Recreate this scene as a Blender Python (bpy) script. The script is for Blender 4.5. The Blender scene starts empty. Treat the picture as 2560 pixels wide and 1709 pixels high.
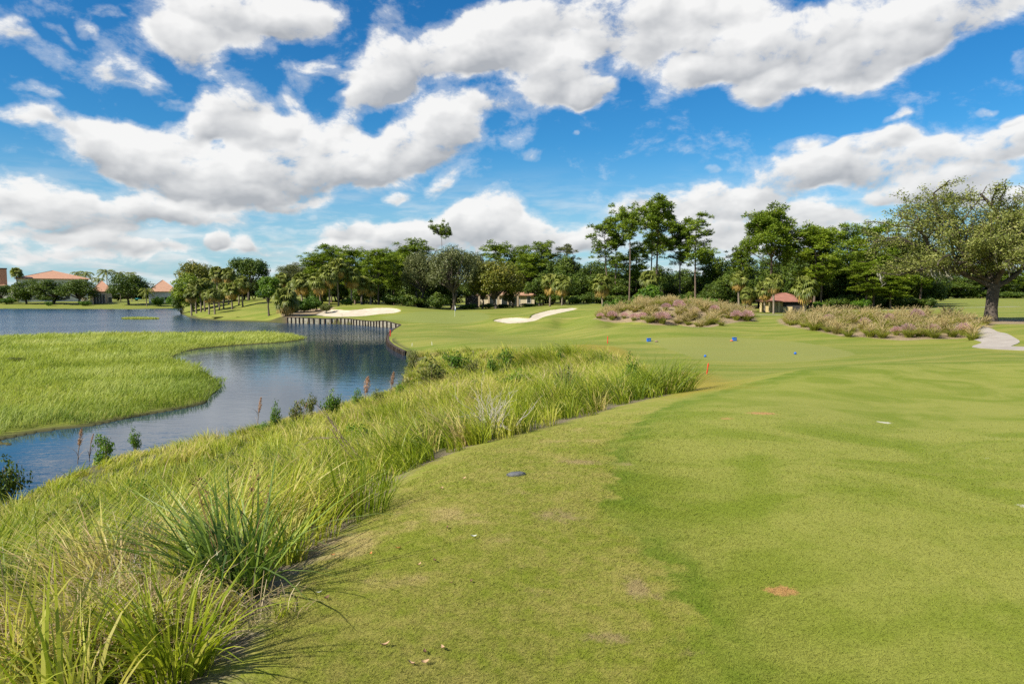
import bpy, math, random
import numpy as np
from mathutils import Vector, Matrix

# ------------------------------------------------------------------ camera, world, sun, exposure
S = bpy.context.scene
COL = S.collection
PI = math.pi
FPX = 1707.0                    # focal length in pixels of the 2560 wide photograph (24 mm lens)
TILT = math.atan((854.5 - 735.0) / FPX)
CAM_Z = 5.0                     # eye height above the lake surface (z = 0)
CT, ST = math.cos(TILT), math.sin(TILT)

cd = bpy.data.cameras.new('camera')
cam = bpy.data.objects.new('camera', cd)
COL.objects.link(cam)
cam.location = (0, 0, CAM_Z)
cam.rotation_euler = (PI / 2 - TILT, 0, 0)
cd.sensor_width = 36.0
cd.lens = 36.0 * FPX / 2560.0
cd.clip_start = 0.05
cd.clip_end = 20000.0
S.camera = cam

S.view_settings.view_transform = 'Standard'
S.view_settings.look = 'None'
S.view_settings.gamma = 1.0
S.view_settings.use_curve_mapping = False
S.view_settings.exposure = 1.0
S.render.engine = 'CYCLES'
S.cycles.max_bounces = 6
S.cycles.diffuse_bounces = 3
S.cycles.glossy_bounces = 3
S.cycles.transmission_bounces = 3
S.cycles.transparent_max_bounces = 6
S.cycles.caustics_reflective = False
S.cycles.caustics_refractive = False
S.cycles.sample_clamp_indirect = 4.0
S.cycles.use_denoising = False

SUN_EL = math.radians(42.0)
SUN_AZ = math.radians(-124.0)   # measured from +Y (view axis) towards +X: the sun stands left and a little behind
sun_dir = Vector((math.sin(SUN_AZ) * math.cos(SUN_EL), math.cos(SUN_AZ) * math.cos(SUN_EL), math.sin(SUN_EL)))
sd = bpy.data.lights.new('sun', 'SUN')
sd.energy = 4.5
sd.angle = math.radians(0.53)
sd.color = (1.0, 0.93, 0.82)
sun = bpy.data.objects.new('sun', sd)
COL.objects.link(sun)
sun.location = (-60, -30, 80)
sun.rotation_euler = sun_dir.to_track_quat('Z', 'Y').to_euler()


def pix_dir(px, py):
    u = (px - 1280.0) / FPX
    v = (854.5 - py) / FPX
    return (u, CT + v * ST, -ST + v * CT)


def az_el(px, py):
    x, y, z = pix_dir(px, py)
    return math.atan2(x, y), math.atan2(z, math.hypot(x, y))


class NT:
    """short hand for building node trees"""
    def __init__(s, tree):
        s.t = tree
        s.n = tree.nodes
        s.l = tree.links

    def add(s, typ, **kw):
        nd = s.n.new(typ)
        for k, v in kw.items():
            setattr(nd, k, v)
        return nd

    def put(s, sock, v):
        if v is None:
            return
        if isinstance(v, bpy.types.NodeSocket):
            s.l.new(v, sock)
        else:
            sock.default_value = v

    def math(s, op, a, b=None, c=None, clamp=False):
        nd = s.add('ShaderNodeMath', operation=op, use_clamp=clamp)
        for i, v in enumerate((a, b, c)):
            s.put(nd.inputs[i], v)
        return nd.outputs[0]

    def vec(s, op, a, b=None, c=None, scale=None):
        nd = s.add('ShaderNodeVectorMath', operation=op)
        for i, v in enumerate((a, b, c)):
            s.put(nd.inputs[i], v)
        if scale is not None:
            s.put(nd.inputs['Scale'], scale)
        return nd.outputs['Value'] if op in ('DOT_PRODUCT', 'LENGTH', 'DISTANCE') else nd.outputs[0]

    def ramp(s, x, a, b, c=0.0, d=1.0, smooth=True):
        nd = s.add('ShaderNodeMapRange', interpolation_type='SMOOTHSTEP' if smooth else 'LINEAR')
        nd.clamp = not smooth
        s.put(nd.inputs[0], x)
        for i, v in enumerate((a, b, c, d)):
            s.put(nd.inputs[1 + i], v)
        return nd.outputs[0]

    def mix(s, f, a, b, blend='MIX'):
        nd = s.add('ShaderNodeMix', data_type='RGBA', blend_type=blend)
        nd.clamp_factor = True
        s.put(nd.inputs['Factor'], f)
        A = [i for i in nd.inputs if i.identifier == 'A_Color'][0]
        B = [i for i in nd.inputs if i.identifier == 'B_Color'][0]
        for sk, v in ((A, a), (B, b)):
            if isinstance(v, (tuple, list)) and len(v) == 3:
                v = (*v, 1.0)
            s.put(sk, v)
        return [o for o in nd.outputs if o.identifier == 'Result_Color'][0]

    def noise(s, vec, scale, detail=4, rough=0.5, dist=0.0, col=False):
        nd = s.add('ShaderNodeTexNoise')
        s.put(nd.inputs['Vector'], vec)
        nd.inputs['Scale'].default_value = scale
        nd.inputs['Detail'].default_value = detail
        nd.inputs['Roughness'].default_value = rough
        nd.inputs['Distortion'].default_value = dist
        return nd.outputs['Color' if col else 'Fac']

    def attr(s, name):
        return s.add('ShaderNodeAttribute', attribute_name=name).outputs['Fac']


# clouds: (px, py, rx, ry, turn in degrees, weight); directions read off the photograph, kept as azimuth and elevation
CLOUDS = [
    (560, 45, 185, 78, 0, 1), (480, 110, 100, 62, -20, 1), (745, 55, 75, 58, -20, .8), (640, 10, 200, 60, 0, 1),
    (166, 162, 165, 36, -10, .62), (340, 182, 100, 36, -12, .62), (30, 88, 65, 24, -8, .6), (165, 104, 55, 14, -10, .5),
    (288, 56, 34, 18, -5, .52), (250, 100, 26, 18, 0, .42),
    (30, 285, 85, 30, -8, .7), (150, 298, 95, 32, -14, .58), (110, 232, 60, 12, 0, .42), (430, 236, 40, 16, 10, .45),
    (578, 262, 98, 74, 12, 1.1), (455, 322, 120, 48, 18, .9), (700, 300, 60, 55, 30, .62), (640, 330, 90, 40, 0, .7), (740, 230, 60, 40, 20, .45),
    (300, 380, 150, 62, -8, .9), (420, 400, 200, 75, -5, 1), (560, 430, 250, 75, 0, 1), (800, 395, 190, 88, -8, .95), (1105, 328, 132, 92, 10, 1.15),
    (960, 390, 140, 66, 10, .9), (850, 310, 60, 40, 30, .6),
    (540, 485, 220, 36, 0, .7), (760, 500, 100, 20, 10, .5),
    (80, 482, 160, 58, 0, 1), (250, 530, 230, 52, 0, .95), (120, 560, 240, 45, 0, .8), (470, 535, 180, 36, 0, .75),
    (150, 620, 300, 34, 0, .62), (420, 610, 270, 32, 0, .62), (552, 600, 42, 30, 0, .8), (625, 600, 22, 26, 40, .55), (330, 665, 320, 26, 0, .5),
    (996, 490, 32, 17, 8, .75), (1088, 458, 48, 26, 38, .75), (786, 534, 22, 12, 0, .55), (700, 570, 55, 20, 0, .5),
    (868, 572, 85, 28, 8, .8), (985, 592, 165, 40, 8, .85), (1222, 520, 100, 50, 22, .9), (830, 625, 230, 24, 0, .6), (1170, 580, 200, 50, 0, .9),
    (980, 170, 130, 84, 25, .95), (1165, 98, 150, 92, 30, 1.1), (945, 235, 90, 50, 20, .85), (805, 188, 90, 20, -8, .5), (952, 72, 50, 30, 30, .42),
    (860, 250, 40, 20, 10, .45),
    (1258, 90, 150, 88, 15, 1), (1403, 185, 165, 86, -10, 1.1), (1560, 60, 190, 90, 0, 1), (1400, 20, 140, 50, 0, .8), (1480, 250, 85, 38, 0, .9),
    (1600, 150, 60, 70, 40, .7), (1270, 250, 110, 50, 0, .8), (1290, 330, 50, 34, 30, .5),
    (1837, 110, 200, 108, 0, 1.1), (2068, 112, 270, 104, 6, 1.1), (1725, 205, 90, 50, 10, .9), (1930, 235, 95, 40, 0, 1), (2370, 40, 260, 82, 14, 1.1),
    (2184, 168, 190, 52, 10, 1), (1700, 20, 200, 60, 0, 1),
    (2130, 395, 200, 74, 0, 1.05), (1985, 440, 130, 54, 15, 1), (2360, 425, 240, 76, 8, 1.05), (2540, 345, 90, 50, 20, 1), (2213, 342, 100, 36, 0, .9),
    (2416, 485, 260, 50, 0, .95),
    (1663, 506, 185, 40, 5, .95), (1840, 512, 190, 36, 0, .95), (1780, 560, 280, 44, 0, .9), (2126, 522, 200, 34, 0, .6), (2080, 570, 240, 28, 0, .7),
    (1262, 552, 140, 54, -8, 1), (1380, 590, 140, 42, 0, .9), (1895, 615, 280, 34, 0, .75), (1500, 610, 140, 26, 0, .6),
    (2271, 282, 30, 13, 0, .6), (2456, 285, 25, 12, 0, .6), (1785, 441, 25, 13, 0, .62), (2532, 298, 45, 13, 10, .6), (2015, 342, 70, 18, 8, .5),
    (1339, 388, 32, 17, 0, .55), (2550, 162, 45, 30, 30, .55), (1425, 350, 12, 9, 0, .5),
]


def build_world():
    w = bpy.data.worlds.new('World')
    S.world = w
    w.use_nodes = True
    t = NT(w.node_tree)
    t.n.clear()
    out = t.add('ShaderNodeOutputWorld')
    sky = t.add('ShaderNodeTexSky', sky_type='NISHITA')
    sky.sun_disc = False
    sky.sun_elevation = SUN_EL
    sky.sun_rotation = SUN_AZ
    sky.altitude = 0.0
    sky.air_density = 1.0
    sky.dust_density = 0.25
    sky.ozone_density = 2.2
    hs = t.add('ShaderNodeHueSaturation')
    hs.inputs['Saturation'].default_value = SKY_SAT
    hs.inputs['Value'].default_value = 1.0
    t.l.new(sky.outputs[0], hs.inputs['Color'])
    tint = t.mix(1.0, hs.outputs[0], SKY_TINT, 'MULTIPLY')

    tc = t.add('ShaderNodeTexCoord').outputs['Generated']
    d = t.vec('NORMALIZE', tc)
    sp = t.add('ShaderNodeSeparateXYZ')
    t.l.new(d, sp.inputs[0])
    az = t.math('ARCTAN2', sp.outputs[0], sp.outputs[1])
    hor = t.math('SQRT', t.math('SUBTRACT', 1.0, t.math('MULTIPLY', sp.outputs[2], sp.outputs[2])))
    el = t.math('ARCTAN2', sp.outputs[2], hor)
    cb = t.add('ShaderNodeCombineXYZ')
    t.l.new(az, cb.inputs[0])
    t.l.new(el, cb.inputs[1])
    p0 = cb.outputs[0]
    # large billows push the outlines about
    wn = t.noise(d, 7.0, 4, 0.55, 0, True)
    wv = t.vec('SUBTRACT', wn, (0.5, 0.5, 0.5))
    p = t.vec('MULTIPLY_ADD', wv, (0.100, 0.080, 0.0), p0)
    nacc = None
    for (px, py, rx, ry, rot, wt) in CLOUDS:
        a0, e0 = az_el(px, py)
        a1, e1 = az_el(px + rx, py)
        a2, e2 = az_el(px, py - ry)
        ra = max(abs(a1 - a0), 1e-3)
        re = max(abs(e2 - e0), 1e-3)
        mp = t.add('ShaderNodeMapping', vector_type='TEXTURE')
        mp.inputs['Location'].default_value = (a0, e0, -1)   # local z is 1: the sum's z adds up the weights
        mp.inputs['Rotation'].default_value = (0, 0, math.radians(rot))
        mp.inputs['Scale'].default_value = (ra, re, 1)
        # the tiny share of the running sum makes the blobs evaluate one after another (short shader stack)
        t.l.new(p if nacc is None else t.vec('MULTIPLY_ADD', nacc, (1e-7, 1e-7, 1e-7), p), mp.inputs[0])
        q = mp.outputs[0]
        k = t.ramp(t.vec('DOT_PRODUCT', q, q), 1.0, 2.75, wt, 0.0)
        sc = t.add('ShaderNodeVectorMath', operation='SCALE')
        t.l.new(q, sc.inputs[0])
        t.l.new(k, sc.inputs['Scale'])
        nacc = sc.outputs[0] if nacc is None else t.vec('ADD', nacc, sc.outputs[0])
    nn = t.add('ShaderNodeSeparateXYZ')
    t.l.new(nacc, nn.inputs[0])
    acc = nn.outputs[2]
    # out of the photograph's field the sky goes on with loose cumulus
    side = t.math('MAXIMUM', t.ramp(t.math('ABSOLUTE', az), 0.72, 1.0), t.ramp(el, 0.55, 0.8))
    acc2 = t.math('ADD', acc, t.math('MULTIPLY', side, 0.42))
    # billowing detail
    cm = t.add('ShaderNodeCombineXYZ')
    t.l.new(az, cm.inputs[0])
    t.l.new(t.math('MULTIPLY', t.math('ADD', el, t.math('MULTIPLY', t.math('SQRT', t.math('MAXIMUM', el, 0.0)), 0.35)), 1.15), cm.inputs[1])
    pn = cm.outputs[0]
    pw = t.vec('MULTIPLY_ADD', wv, (0.05, 0.05, 0.0), pn)

    def puff(v, sc, det):
        nd = t.add('ShaderNodeTexVoronoi', feature='SMOOTH_F1', voronoi_dimensions='2D', normalize=True)
        t.put(nd.inputs['Vector'], v)
        nd.inputs['Scale'].default_value = sc
        nd.inputs['Detail'].default_value = det
        nd.inputs['Roughness'].default_value = 0.52
        nd.inputs['Smoothness'].default_value = 0.35
        return nd.outputs['Distance']
    f1 = t.noise(pn, 11.0, 10, 0.64, 0.3)
    f3 = t.noise(pn, 11.0, 3, 0.5, 0.3)
    g1 = t.noise(t.vec('ADD', pn, (-0.012, 0.022, 0.0)), 11.0, 3, 0.5, 0.3)
    v0 = puff(pw, 13.0, 3.0)
    v1 = puff(t.vec('ADD', pw, (-0.008, 0.013, 0.0)), 13.0, 3.0)
    sat = t.math('MINIMUM', acc2, 1.15)
    fb = t.math('ADD', t.math('MULTIPLY', t.math('SUBTRACT', f1, 0.5), 2.7), t.math('MULTIPLY', t.math('SUBTRACT', 0.34, v0), 0.75))
    f4 = t.noise(t.vec('ADD', pn, (3.1, 1.7, 0.4)), 42.0, 7, 0.66, 0.3)
    fb = t.math('ADD', fb, t.math('MULTIPLY', t.math('SUBTRACT', f4, 0.5), 0.75))
    dens = t.math('ADD', sat, fb)
    alpha = t.ramp(dens, 0.36, 1.04)
    veil = t.ramp(dens, 0.10, 0.70, 0.0, 0.34)
    alpha = t.math('MAXIMUM', alpha, veil)
    # thick parts turn grey below, rims towards the sun stay white
    inv = t.math('DIVIDE', 1.0, t.math('ADD', acc, 0.12))
    up = t.math('MULTIPLY', nn.outputs[1], inv)
    lf = t.math('MULTIPLY', nn.outputs[0], inv)
    thick = t.ramp(sat, 0.45, 1.15)
    relief = t.math('ADD', t.math('MULTIPLY', t.math('SUBTRACT', v1, v0), 0.9), t.math('MULTIPLY', t.math('SUBTRACT', f3, g1), 1.1))
    low = t.ramp(el, 0.02, 0.30, 0.12, 0.0)
    sh = t.math('ADD', t.math('MULTIPLY', up, 0.75), t.math('MULTIPLY', lf, -0.12))
    sh = t.math('ADD', t.math('MULTIPLY', sh, t.math('ADD', 0.35, thick)), t.math('ADD', relief, 0.98))
    sh = t.math('SUBTRACT', sh, t.math('MULTIPLY', thick, 0.28))
    sh = t.math('ADD', sh, t.math('MULTIPLY', t.math('SUBTRACT', f4, 0.5), 0.25))
    sh = t.math('SUBTRACT', sh, low)
    shc = t.ramp(sh, 0.05, 1.0, 0.0, 1.0, False)
    ccol = t.mix(shc, CLOUD_DARK, CLOUD_LIGHT)
    # thin rims let the blue through
    b1 = t.add('ShaderNodeBackground')
    t.l.new(tint, b1.inputs[0])
    b1.inputs[1].default_value = SKY_STRENGTH
    b2 = t.add('ShaderNodeBackground')
    t.l.new(ccol, b2.inputs[0])
    b2.inputs[1].default_value = CLOUD_STRENGTH
    # long thin bands low over the horizon, then the pale moist air itself
    cl = t.add('ShaderNodeCombineXYZ')
    t.l.new(az, cl.inputs[0])
    t.l.new(t.math('MULTIPLY', el, 5.0), cl.inputs[1])
    fl = t.noise(cl.outputs[0], 9.0, 7, 0.6, 0.2)
    band = t.math('MULTIPLY', t.ramp(fl, 0.42, 0.66), t.ramp(el, 0.05, 0.19, 0.70, 0.0))
    al = t.math('MAXIMUM', t.math('MULTIPLY', alpha, 0.97), band)
    hz = t.ramp(el, 0.0, 0.22, 0.72, 0.0)
    hb = t.add('ShaderNodeBackground')
    hb.inputs[0].default_value = (0.50, 0.70, 0.87, 1)
    hb.inputs[1].default_value = CLOUD_STRENGTH * 0.92
    mh = t.add('ShaderNodeMixShader')
    t.l.new(hz, mh.inputs[0])
    t.l.new(b1.outputs[0], mh.inputs[1])
    t.l.new(hb.outputs[0], mh.inputs[2])
    b1 = mh
    mx = t.add('ShaderNodeMixShader')
    t.l.new(al, mx.inputs[0])
    t.l.new(b1.outputs[0], mx.inputs[1])
    t.l.new(b2.outputs[0], mx.inputs[2])
    t.l.new(mx.outputs[0], out.inputs[0])
    w.cycles.sampling_method = 'MANUAL'
    w.cycles.sample_map_resolution = 512


SKY_SAT = 1.38
SKY_TINT = (0.50, 0.96, 1.10)
SKY_STRENGTH = 0.057
CLOUD_STRENGTH = 0.475
CLOUD_LIGHT = (1.0, 0.995, 0.98)
CLOUD_DARK = (0.47, 0.49, 0.52)
build_world()


# ------------------------------------------------------------------ small helpers
RNG = np.random.default_rng(7)


def tag(o, label=None, cat=None, group=None, kind=None):
    for k, v in (('label', label), ('category', cat), ('group', group), ('kind', kind)):
        if v:
            o[k] = v
    return o


def link(name, me, parent=None, loc=None, rotz=0.0, scale=None):
    o = bpy.data.objects.new(name, me)
    COL.objects.link(o)
    if parent is not None:
        o.parent = parent
    if loc is not None:
        o.location = loc
    o.rotation_euler[2] = rotz
    if scale is not None:
        o.scale = (scale, scale, scale) if isinstance(scale, (int, float)) else scale
    return o


def np_mesh(name, verts, faces, mats, mat_idx=None, attrs=None, smooth=False):
    """mesh from arrays; faces is one (n,k) array or a list of such arrays"""
    if not isinstance(faces, (list, tuple)):
        faces = [faces]
    faces = [np.asarray(f, dtype=np.int32) for f in faces if len(f)]
    me = bpy.data.meshes.new(name)
    verts = np.asarray(verts, dtype=np.float32)
    me.vertices.add(len(verts))
    me.vertices.foreach_set('co', verts.ravel())
    tot = np.concatenate([np.full(len(f), f.shape[1], dtype=np.int32) for f in faces])
    idx = np.concatenate([f.ravel() for f in faces])
    start = np.concatenate([[0], np.cumsum(tot)[:-1]]).astype(np.int32)
    me.loops.add(len(idx))
    me.loops.foreach_set('vertex_index', idx)
    me.polygons.add(len(tot))
    me.polygons.foreach_set('loop_start', start)
    me.polygons.foreach_set('loop_total', tot)
    for m in (mats if isinstance(mats, (list, tuple)) else [mats]):
        me.materials.append(m)
    if mat_idx is not None:
        me.polygons.foreach_set('material_index', np.asarray(mat_idx, dtype=np.int32))
    me.polygons.foreach_set('use_smooth', np.full(len(tot), bool(smooth)))
    for k, v in (attrs or {}).items():
        a = me.attributes.new(k, 'FLOAT', 'POINT')
        a.data.foreach_set('value', np.asarray(v, dtype=np.float32))
    me.update(calc_edges=True)
    return me


def sstep(x, a, b):
    """smooth step; falls from 1 to 0 when a > b"""
    t = np.clip((x - a) / (b - a), 0, 1)
    return t * t * (3 - 2 * t)


def px_at(px, py, Y):
    u, dy, dz = pix_dir(px, py)
    t = Y / dy
    return (u * t, Y, CAM_Z + dz * t)


def px_flat(px, py, z=0.0):
    u, dy, dz = pix_dir(px, py)
    t = (z - CAM_Z) / dz
    return (u * t, dy * t)


def poly_sd(poly, x, y, reach=6.0):
    """signed distance to a closed polygon (positive inside), clamped to +-reach"""
    P = np.asarray(poly, dtype=np.float64)
    out = np.full(x.shape, -float(reach))
    m = (x > P[:, 0].min() - reach) & (x < P[:, 0].max() + reach) & (y > P[:, 1].min() - reach) & (y < P[:, 1].max() + reach)
    xs, ys = x[m], y[m]
    if not len(xs):
        return out
    d2 = np.full(xs.shape, 1e18)
    ins = np.zeros(xs.shape, bool)
    for (ax, ay), (bx, by) in zip(P, np.roll(P, -1, axis=0)):
        ex, ey = bx - ax, by - ay
        L = ex * ex + ey * ey + 1e-12
        t = np.clip(((xs - ax) * ex + (ys - ay) * ey) / L, 0, 1)
        dx, dy = xs - ax - t * ex, ys - ay - t * ey
        d2 = np.minimum(d2, dx * dx + dy * dy)
        if ay != by:
            c = ((ay > ys) != (by > ys)) & (xs < ex * (ys - ay) / (by - ay) + ax)
            ins ^= c
    d = np.minimum(np.sqrt(d2), reach)
    out[m] = np.where(ins, d, -d)
    return out


def smooth_poly(pts, n=4):
    """closed Catmull-Rom through the points"""
    P = np.asarray(pts, dtype=np.float64)
    out = []
    N = len(P)
    for i in range(N):
        p0, p1, p2, p3 = P[i - 1], P[i], P[(i + 1) % N], P[(i + 2) % N]
        for t in np.arange(n) / n:
            out.append(0.5 * (2 * p1 + (p2 - p0) * t + (2 * p0 - 5 * p1 + 4 * p2 - p3) * t * t + (3 * p1 - p0 - 3 * p2 + p3) * t ** 3))
    return np.array(out)


def smooth_line(pts, n=6):
    P = np.asarray(pts, dtype=np.float64)
    P = np.vstack([2 * P[0] - P[1], P, 2 * P[-1] - P[-2]])
    out = []
    for i in range(1, len(P) - 2):
        p0, p1, p2, p3 = P[i - 1], P[i], P[i + 1], P[i + 2]
        for t in np.arange(n) / n:
            out.append(0.5 * (2 * p1 + (p2 - p0) * t + (2 * p0 - 5 * p1 + 4 * p2 - p3) * t * t + (3 * p1 - p0 - 3 * p2 + p3) * t ** 3))
    out.append(P[-2])
    return np.array(out)


_lat = np.random.default_rng(3).random((256, 256))


def vnoise(x, y, s):
    """value noise 0..1"""
    x, y = np.asarray(x) / s, np.asarray(y) / s
    xi, yi = np.floor(x).astype(int), np.floor(y).astype(int)
    fx, fy = x - xi, y - yi
    fx, fy = fx * fx * (3 - 2 * fx), fy * fy * (3 - 2 * fy)
    g = lambda a, b: _lat[a & 255, b & 255]
    return (g(xi, yi) * (1 - fx) + g(xi + 1, yi) * fx) * (1 - fy) + (g(xi, yi + 1) * (1 - fx) + g(xi + 1, yi + 1) * fx) * fy


# ------------------------------------------------------------------ the lie of the land
# shore of the lake (all on z = 0)
WALL_WATER = [px_flat(*p) for p in [(721, 807.5), (769, 809), (817, 809.5), (858, 810), (897, 812.5), (933, 815.5), (963, 818), (993, 819.5),
                                    (1003, 820.5), (1000, 824), (985, 833), (976, 845), (973, 858), (984, 871), (999, 880), (1016, 888)]]
WALL_TOP = [1.0, 1.02, .9, 1.0, .85, .8, 1.0, .62, .55, .5, .45, .42, .40, .38, .36, .34]
BANK_SHORE = [px_flat(*p) for p in [(1022, 900), (1012, 930), (1005, 955), (965, 985), (840, 1022), (710, 1055), (560, 1096), (300, 1145), (140, 1205), (0, 1275), (-300, 1400)]]
PENINSULA = [px_flat(*p) for p in [(463, 770.3), (452, 776), (455, 786), (470, 793), (490, 796.5), (546, 802), (615, 804), (670, 805.5)]]
FAR_SHORE = [(-330, 262), (-300, 236)] + [px_flat(*p) for p in [(0, 771.5), (75, 771.5), (179, 771.8), (328, 772.6), (387, 771.6), (440, 770.6)]]
LAKE = np.array([(-60, 4), (-330, 4)] + FAR_SHORE + PENINSULA + WALL_WATER + BANK_SHORE + [(-24, 4)])
ISLAND = smooth_poly([px_flat(*p) for p in [(-60, 1108), (0, 1100), (112, 1078), (223, 1066), (313, 1047), (402, 1031), (474, 1018), (514, 1007), (523, 991), (543, 978), (547, 958),
                                            (523, 937), (496, 922), (447, 906), (434, 893), (460, 879), (536, 868), (626, 861), (715, 855), (762, 846)]]
                     + [(-29.0, 82.5), (-38, 83.5), (-47, 82), (-58, 77), (-66, 71), (-60, 50), (-36, 27)], 4)
ISLET = smooth_poly([px_flat(*p) for p in [(303, 797.5), (345, 798.6), (398, 797.6), (372, 795.4), (330, 795)]], 4)

CTRL = []                       # (x, y, z)


def L(px, py, Y):
    CTRL.append(px_at(px, py, Y))


for p in [(-3, 1, 3.05), (0, 0.8, 3.3), (3, 1, 3.34), (12, 2, 3.5), (0.2, 3, 3.3), (2, 3.5, 3.33), (5, 5, 3.38), (1.5, 6.5, 3.28), (9, 9, 3.42), (3.8, 10, 3.24), (14, 14, 3.3),
          (24, 12, 3.5), (30, 24, 2.9), (50, 30, 2.6), (50, 8, 3.6), (80, 60, 2.8)]:
    CTRL.append(p)
for p in [(440, 1709, 2.75), (560, 1560, 3.35), (700, 1430, 4.2), (810, 1350, 4.9), (930, 1270, 5.6), (1060, 1170, 7.0), (1190, 1118, 8.2), (1400, 1062, 10.2), (1560, 1015, 12.6), (1690, 985, 14.4),
          # brow of the near fairway and the ground behind it
          (1850, 958, 15.2), (2000, 924, 16.8), (2200, 907, 18.8), (2560, 900, 20.0), (2000, 990, 12.5), (2200, 980, 13.5), (2500, 960, 15),
          (1880, 957, 23), (2050, 930, 26), (2250, 912, 29), (2560, 905, 29),
          (1690, 975, 17.5), (1700, 952, 22), (1750, 948, 25), (1767, 935, 30),
          # tee, valley
          (1622, 851, 55), (1836, 849, 56), (1763, 889, 42), (1988, 882, 43), (1950, 912, 36), (1519, 858, 54), (1640, 905, 37), (2150, 893, 38), (2350, 884, 38), (2500, 880, 36),
          (1450, 868, 47), (1300, 862, 52), (1150, 862, 55), (1045, 868, 58), (1060, 850, 64), (1250, 848, 64), (1400, 845, 64),
          (1020, 835, 78), (1100, 826, 82), (1250, 822, 86), (1400, 818, 84), (1550, 828, 70), (1700, 826, 70),
          (1137, 791, 116), (1030, 797, 110), (960, 796, 114), (1080, 776, 128), (1200, 777, 128), (1290, 785, 118), (1060, 808, 100), (1180, 808, 100),
          (800, 793, 118), (900, 796, 116), (760, 791, 120),
          # mound of the left bunker
          (850, 788, 122), (930, 789, 121), (840, 772, 129), (905, 768, 130), (960, 764.5, 131), (1005, 771, 127), (800, 785, 124), (890, 764, 133), (960, 763, 134), (800, 770, 140),
          # mound of the right bunker
          (1290, 807, 86), (1235, 798, 92), (1340, 800, 88), (1390, 783, 94), (1440, 769, 100), (1390, 764, 105), (1300, 784, 104), (1430, 765, 104), (1480, 775, 95), (1380, 800, 86),
          # planted mounds
          (1495, 798, 74), (1560, 812, 67), (1700, 815, 66), (1800, 812, 67), (1885, 802, 73), (1600, 781, 76), (1700, 779, 76), (1820, 785, 76), (1540, 787, 78),
          (1975, 812, 66), (2060, 825, 60), (2200, 841, 55), (2330, 846, 53), (2430, 848, 52), (2100, 796, 67), (2200, 796, 65), (2320, 805, 61), (2000, 795, 72),
          # right hand side
          (2475, 803, 63), (2560, 806, 61), (2540, 822, 54), (2480, 838, 50), (2560, 858, 45), (2560, 888, 38.5), (2400, 795, 72), (2400, 785, 86), (2460, 770, 108), (2560, 772, 106),
          (2400, 764, 140), (2420, 754, 185), (2520, 754, 190), (2450, 746, 250),
          (1890, 787, 95), (1960, 783, 124), (1850, 778, 128), (2050, 776, 128), (2200, 773, 130), (2320, 770, 135),
          (1700, 775, 110), (1600, 772, 120), (1500, 768, 135), (1406, 764, 140), (1480, 760, 140),
          # under the trees behind the green
          (1130, 775, 150), (1240, 772, 150), (1050, 770, 150), (946, 764, 150), (840, 765, 150), (1250, 765, 175), (1400, 762, 160), (1600, 762, 165), (1000, 756, 200), (1300, 752, 230),
          # slope of the left peninsula
          (714, 788, 121), (672, 785, 126), (533, 783, 142), (497, 781, 146), (580, 772, 152), (633, 752, 160), (700, 765, 145), (760, 775, 138), (600, 760, 165), (620, 795, 126),
          (690, 796, 120), (560, 752, 190), (650, 748, 200), (800, 748, 220),
          # far lawn
          (75, 764, 252), (179, 764, 252), (328, 763, 252), (75, 757, 268), (179, 757, 268), (328, 757, 268), (440, 757, 262), (440, 766, 250), (100, 754, 330), (400, 754, 330)]:
    L(*p)
for (x, y), z in zip(WALL_WATER, WALL_TOP):
    CTRL.append((x, y, z))
for (x, y) in BANK_SHORE + PENINSULA[2:] + FAR_SHORE[2:]:
    CTRL.append((x, y, 0.05))
for a in (-70, -40, -20, 0, 20, 40, 70):
    CTRL.append((900 * math.sin(math.radians(a)), 900 * math.cos(math.radians(a)), 3.0))
CTRL += [(-7.5, 6.5, 1.6), (-4, 6, 2.5), (-5.5, 11, 1.5), (-2.5, 12.5, 2.0), (-10, 10, 0.7), (-6, 20, 0.7), (-1.5, 20, 1.7), (1.5, 18, 2.2), (-2, 28, 1.0), (3, 27, 1.55), (0, 38, 0.9), (5, 36, 1.3), (-3.5, 42, 0.5), (-6, 52, .3)]
CTRL = np.array(CTRL)


def warp(x, y):
    r = np.sqrt(x * x + y * y + 4.0)
    a = np.clip(np.arctan2(x, y), -1.25, 1.25)
    return a * 2.2, np.log(r)


def _phi(d2):
    return np.where(d2 > 1e-12, 0.5 * d2 * np.log(np.maximum(d2, 1e-12)), 0.0)


_ca, _cr = warp(CTRL[:, 0], CTRL[:, 1])
_n = len(CTRL)
_K = _phi((_ca[:, None] - _ca[None]) ** 2 + (_cr[:, None] - _cr[None]) ** 2) + np.eye(_n) * 2e-4
_P = np.stack([np.ones(_n), _ca, _cr], 1)
_A = np.block([[_K, _P], [_P.T, np.zeros((3, 3))]])
_W = np.linalg.solve(_A, np.concatenate([CTRL[:, 2], np.zeros(3)]))


def land(x, y):
    """height of the dry land before water and bunkers are cut"""
    x, y = np.atleast_1d(np.asarray(x, float)), np.atleast_1d(np.asarray(y, float))
    out = np.empty(x.shape)
    f, g, o = x.ravel(), y.ravel(), out.ravel()
    for i in range(0, len(f), 20000):
        a, r = warp(f[i:i + 20000], g[i:i + 20000])
        d2 = (a[:, None] - _ca[None]) ** 2 + (r[:, None] - _cr[None]) ** 2
        o[i:i + 20000] = _phi(d2) @ _W[:_n] + _W[_n] + _W[_n + 1] * a + _W[_n + 2] * r
    o += ((vnoise(f, g, 9.0) - 0.5) * 0.028 + (vnoise(f + 50, g, 2.6) - 0.5) * 0.006) * (0.2 + 0.8 * sstep(np.hypot(f, g), 16, 40))
    az = np.abs(np.arctan2(f, g))
    o[:] = o + (3.2 - o) * sstep(az, 1.35, 1.7)
    return np.maximum(o, 0.03).reshape(x.shape)


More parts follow.
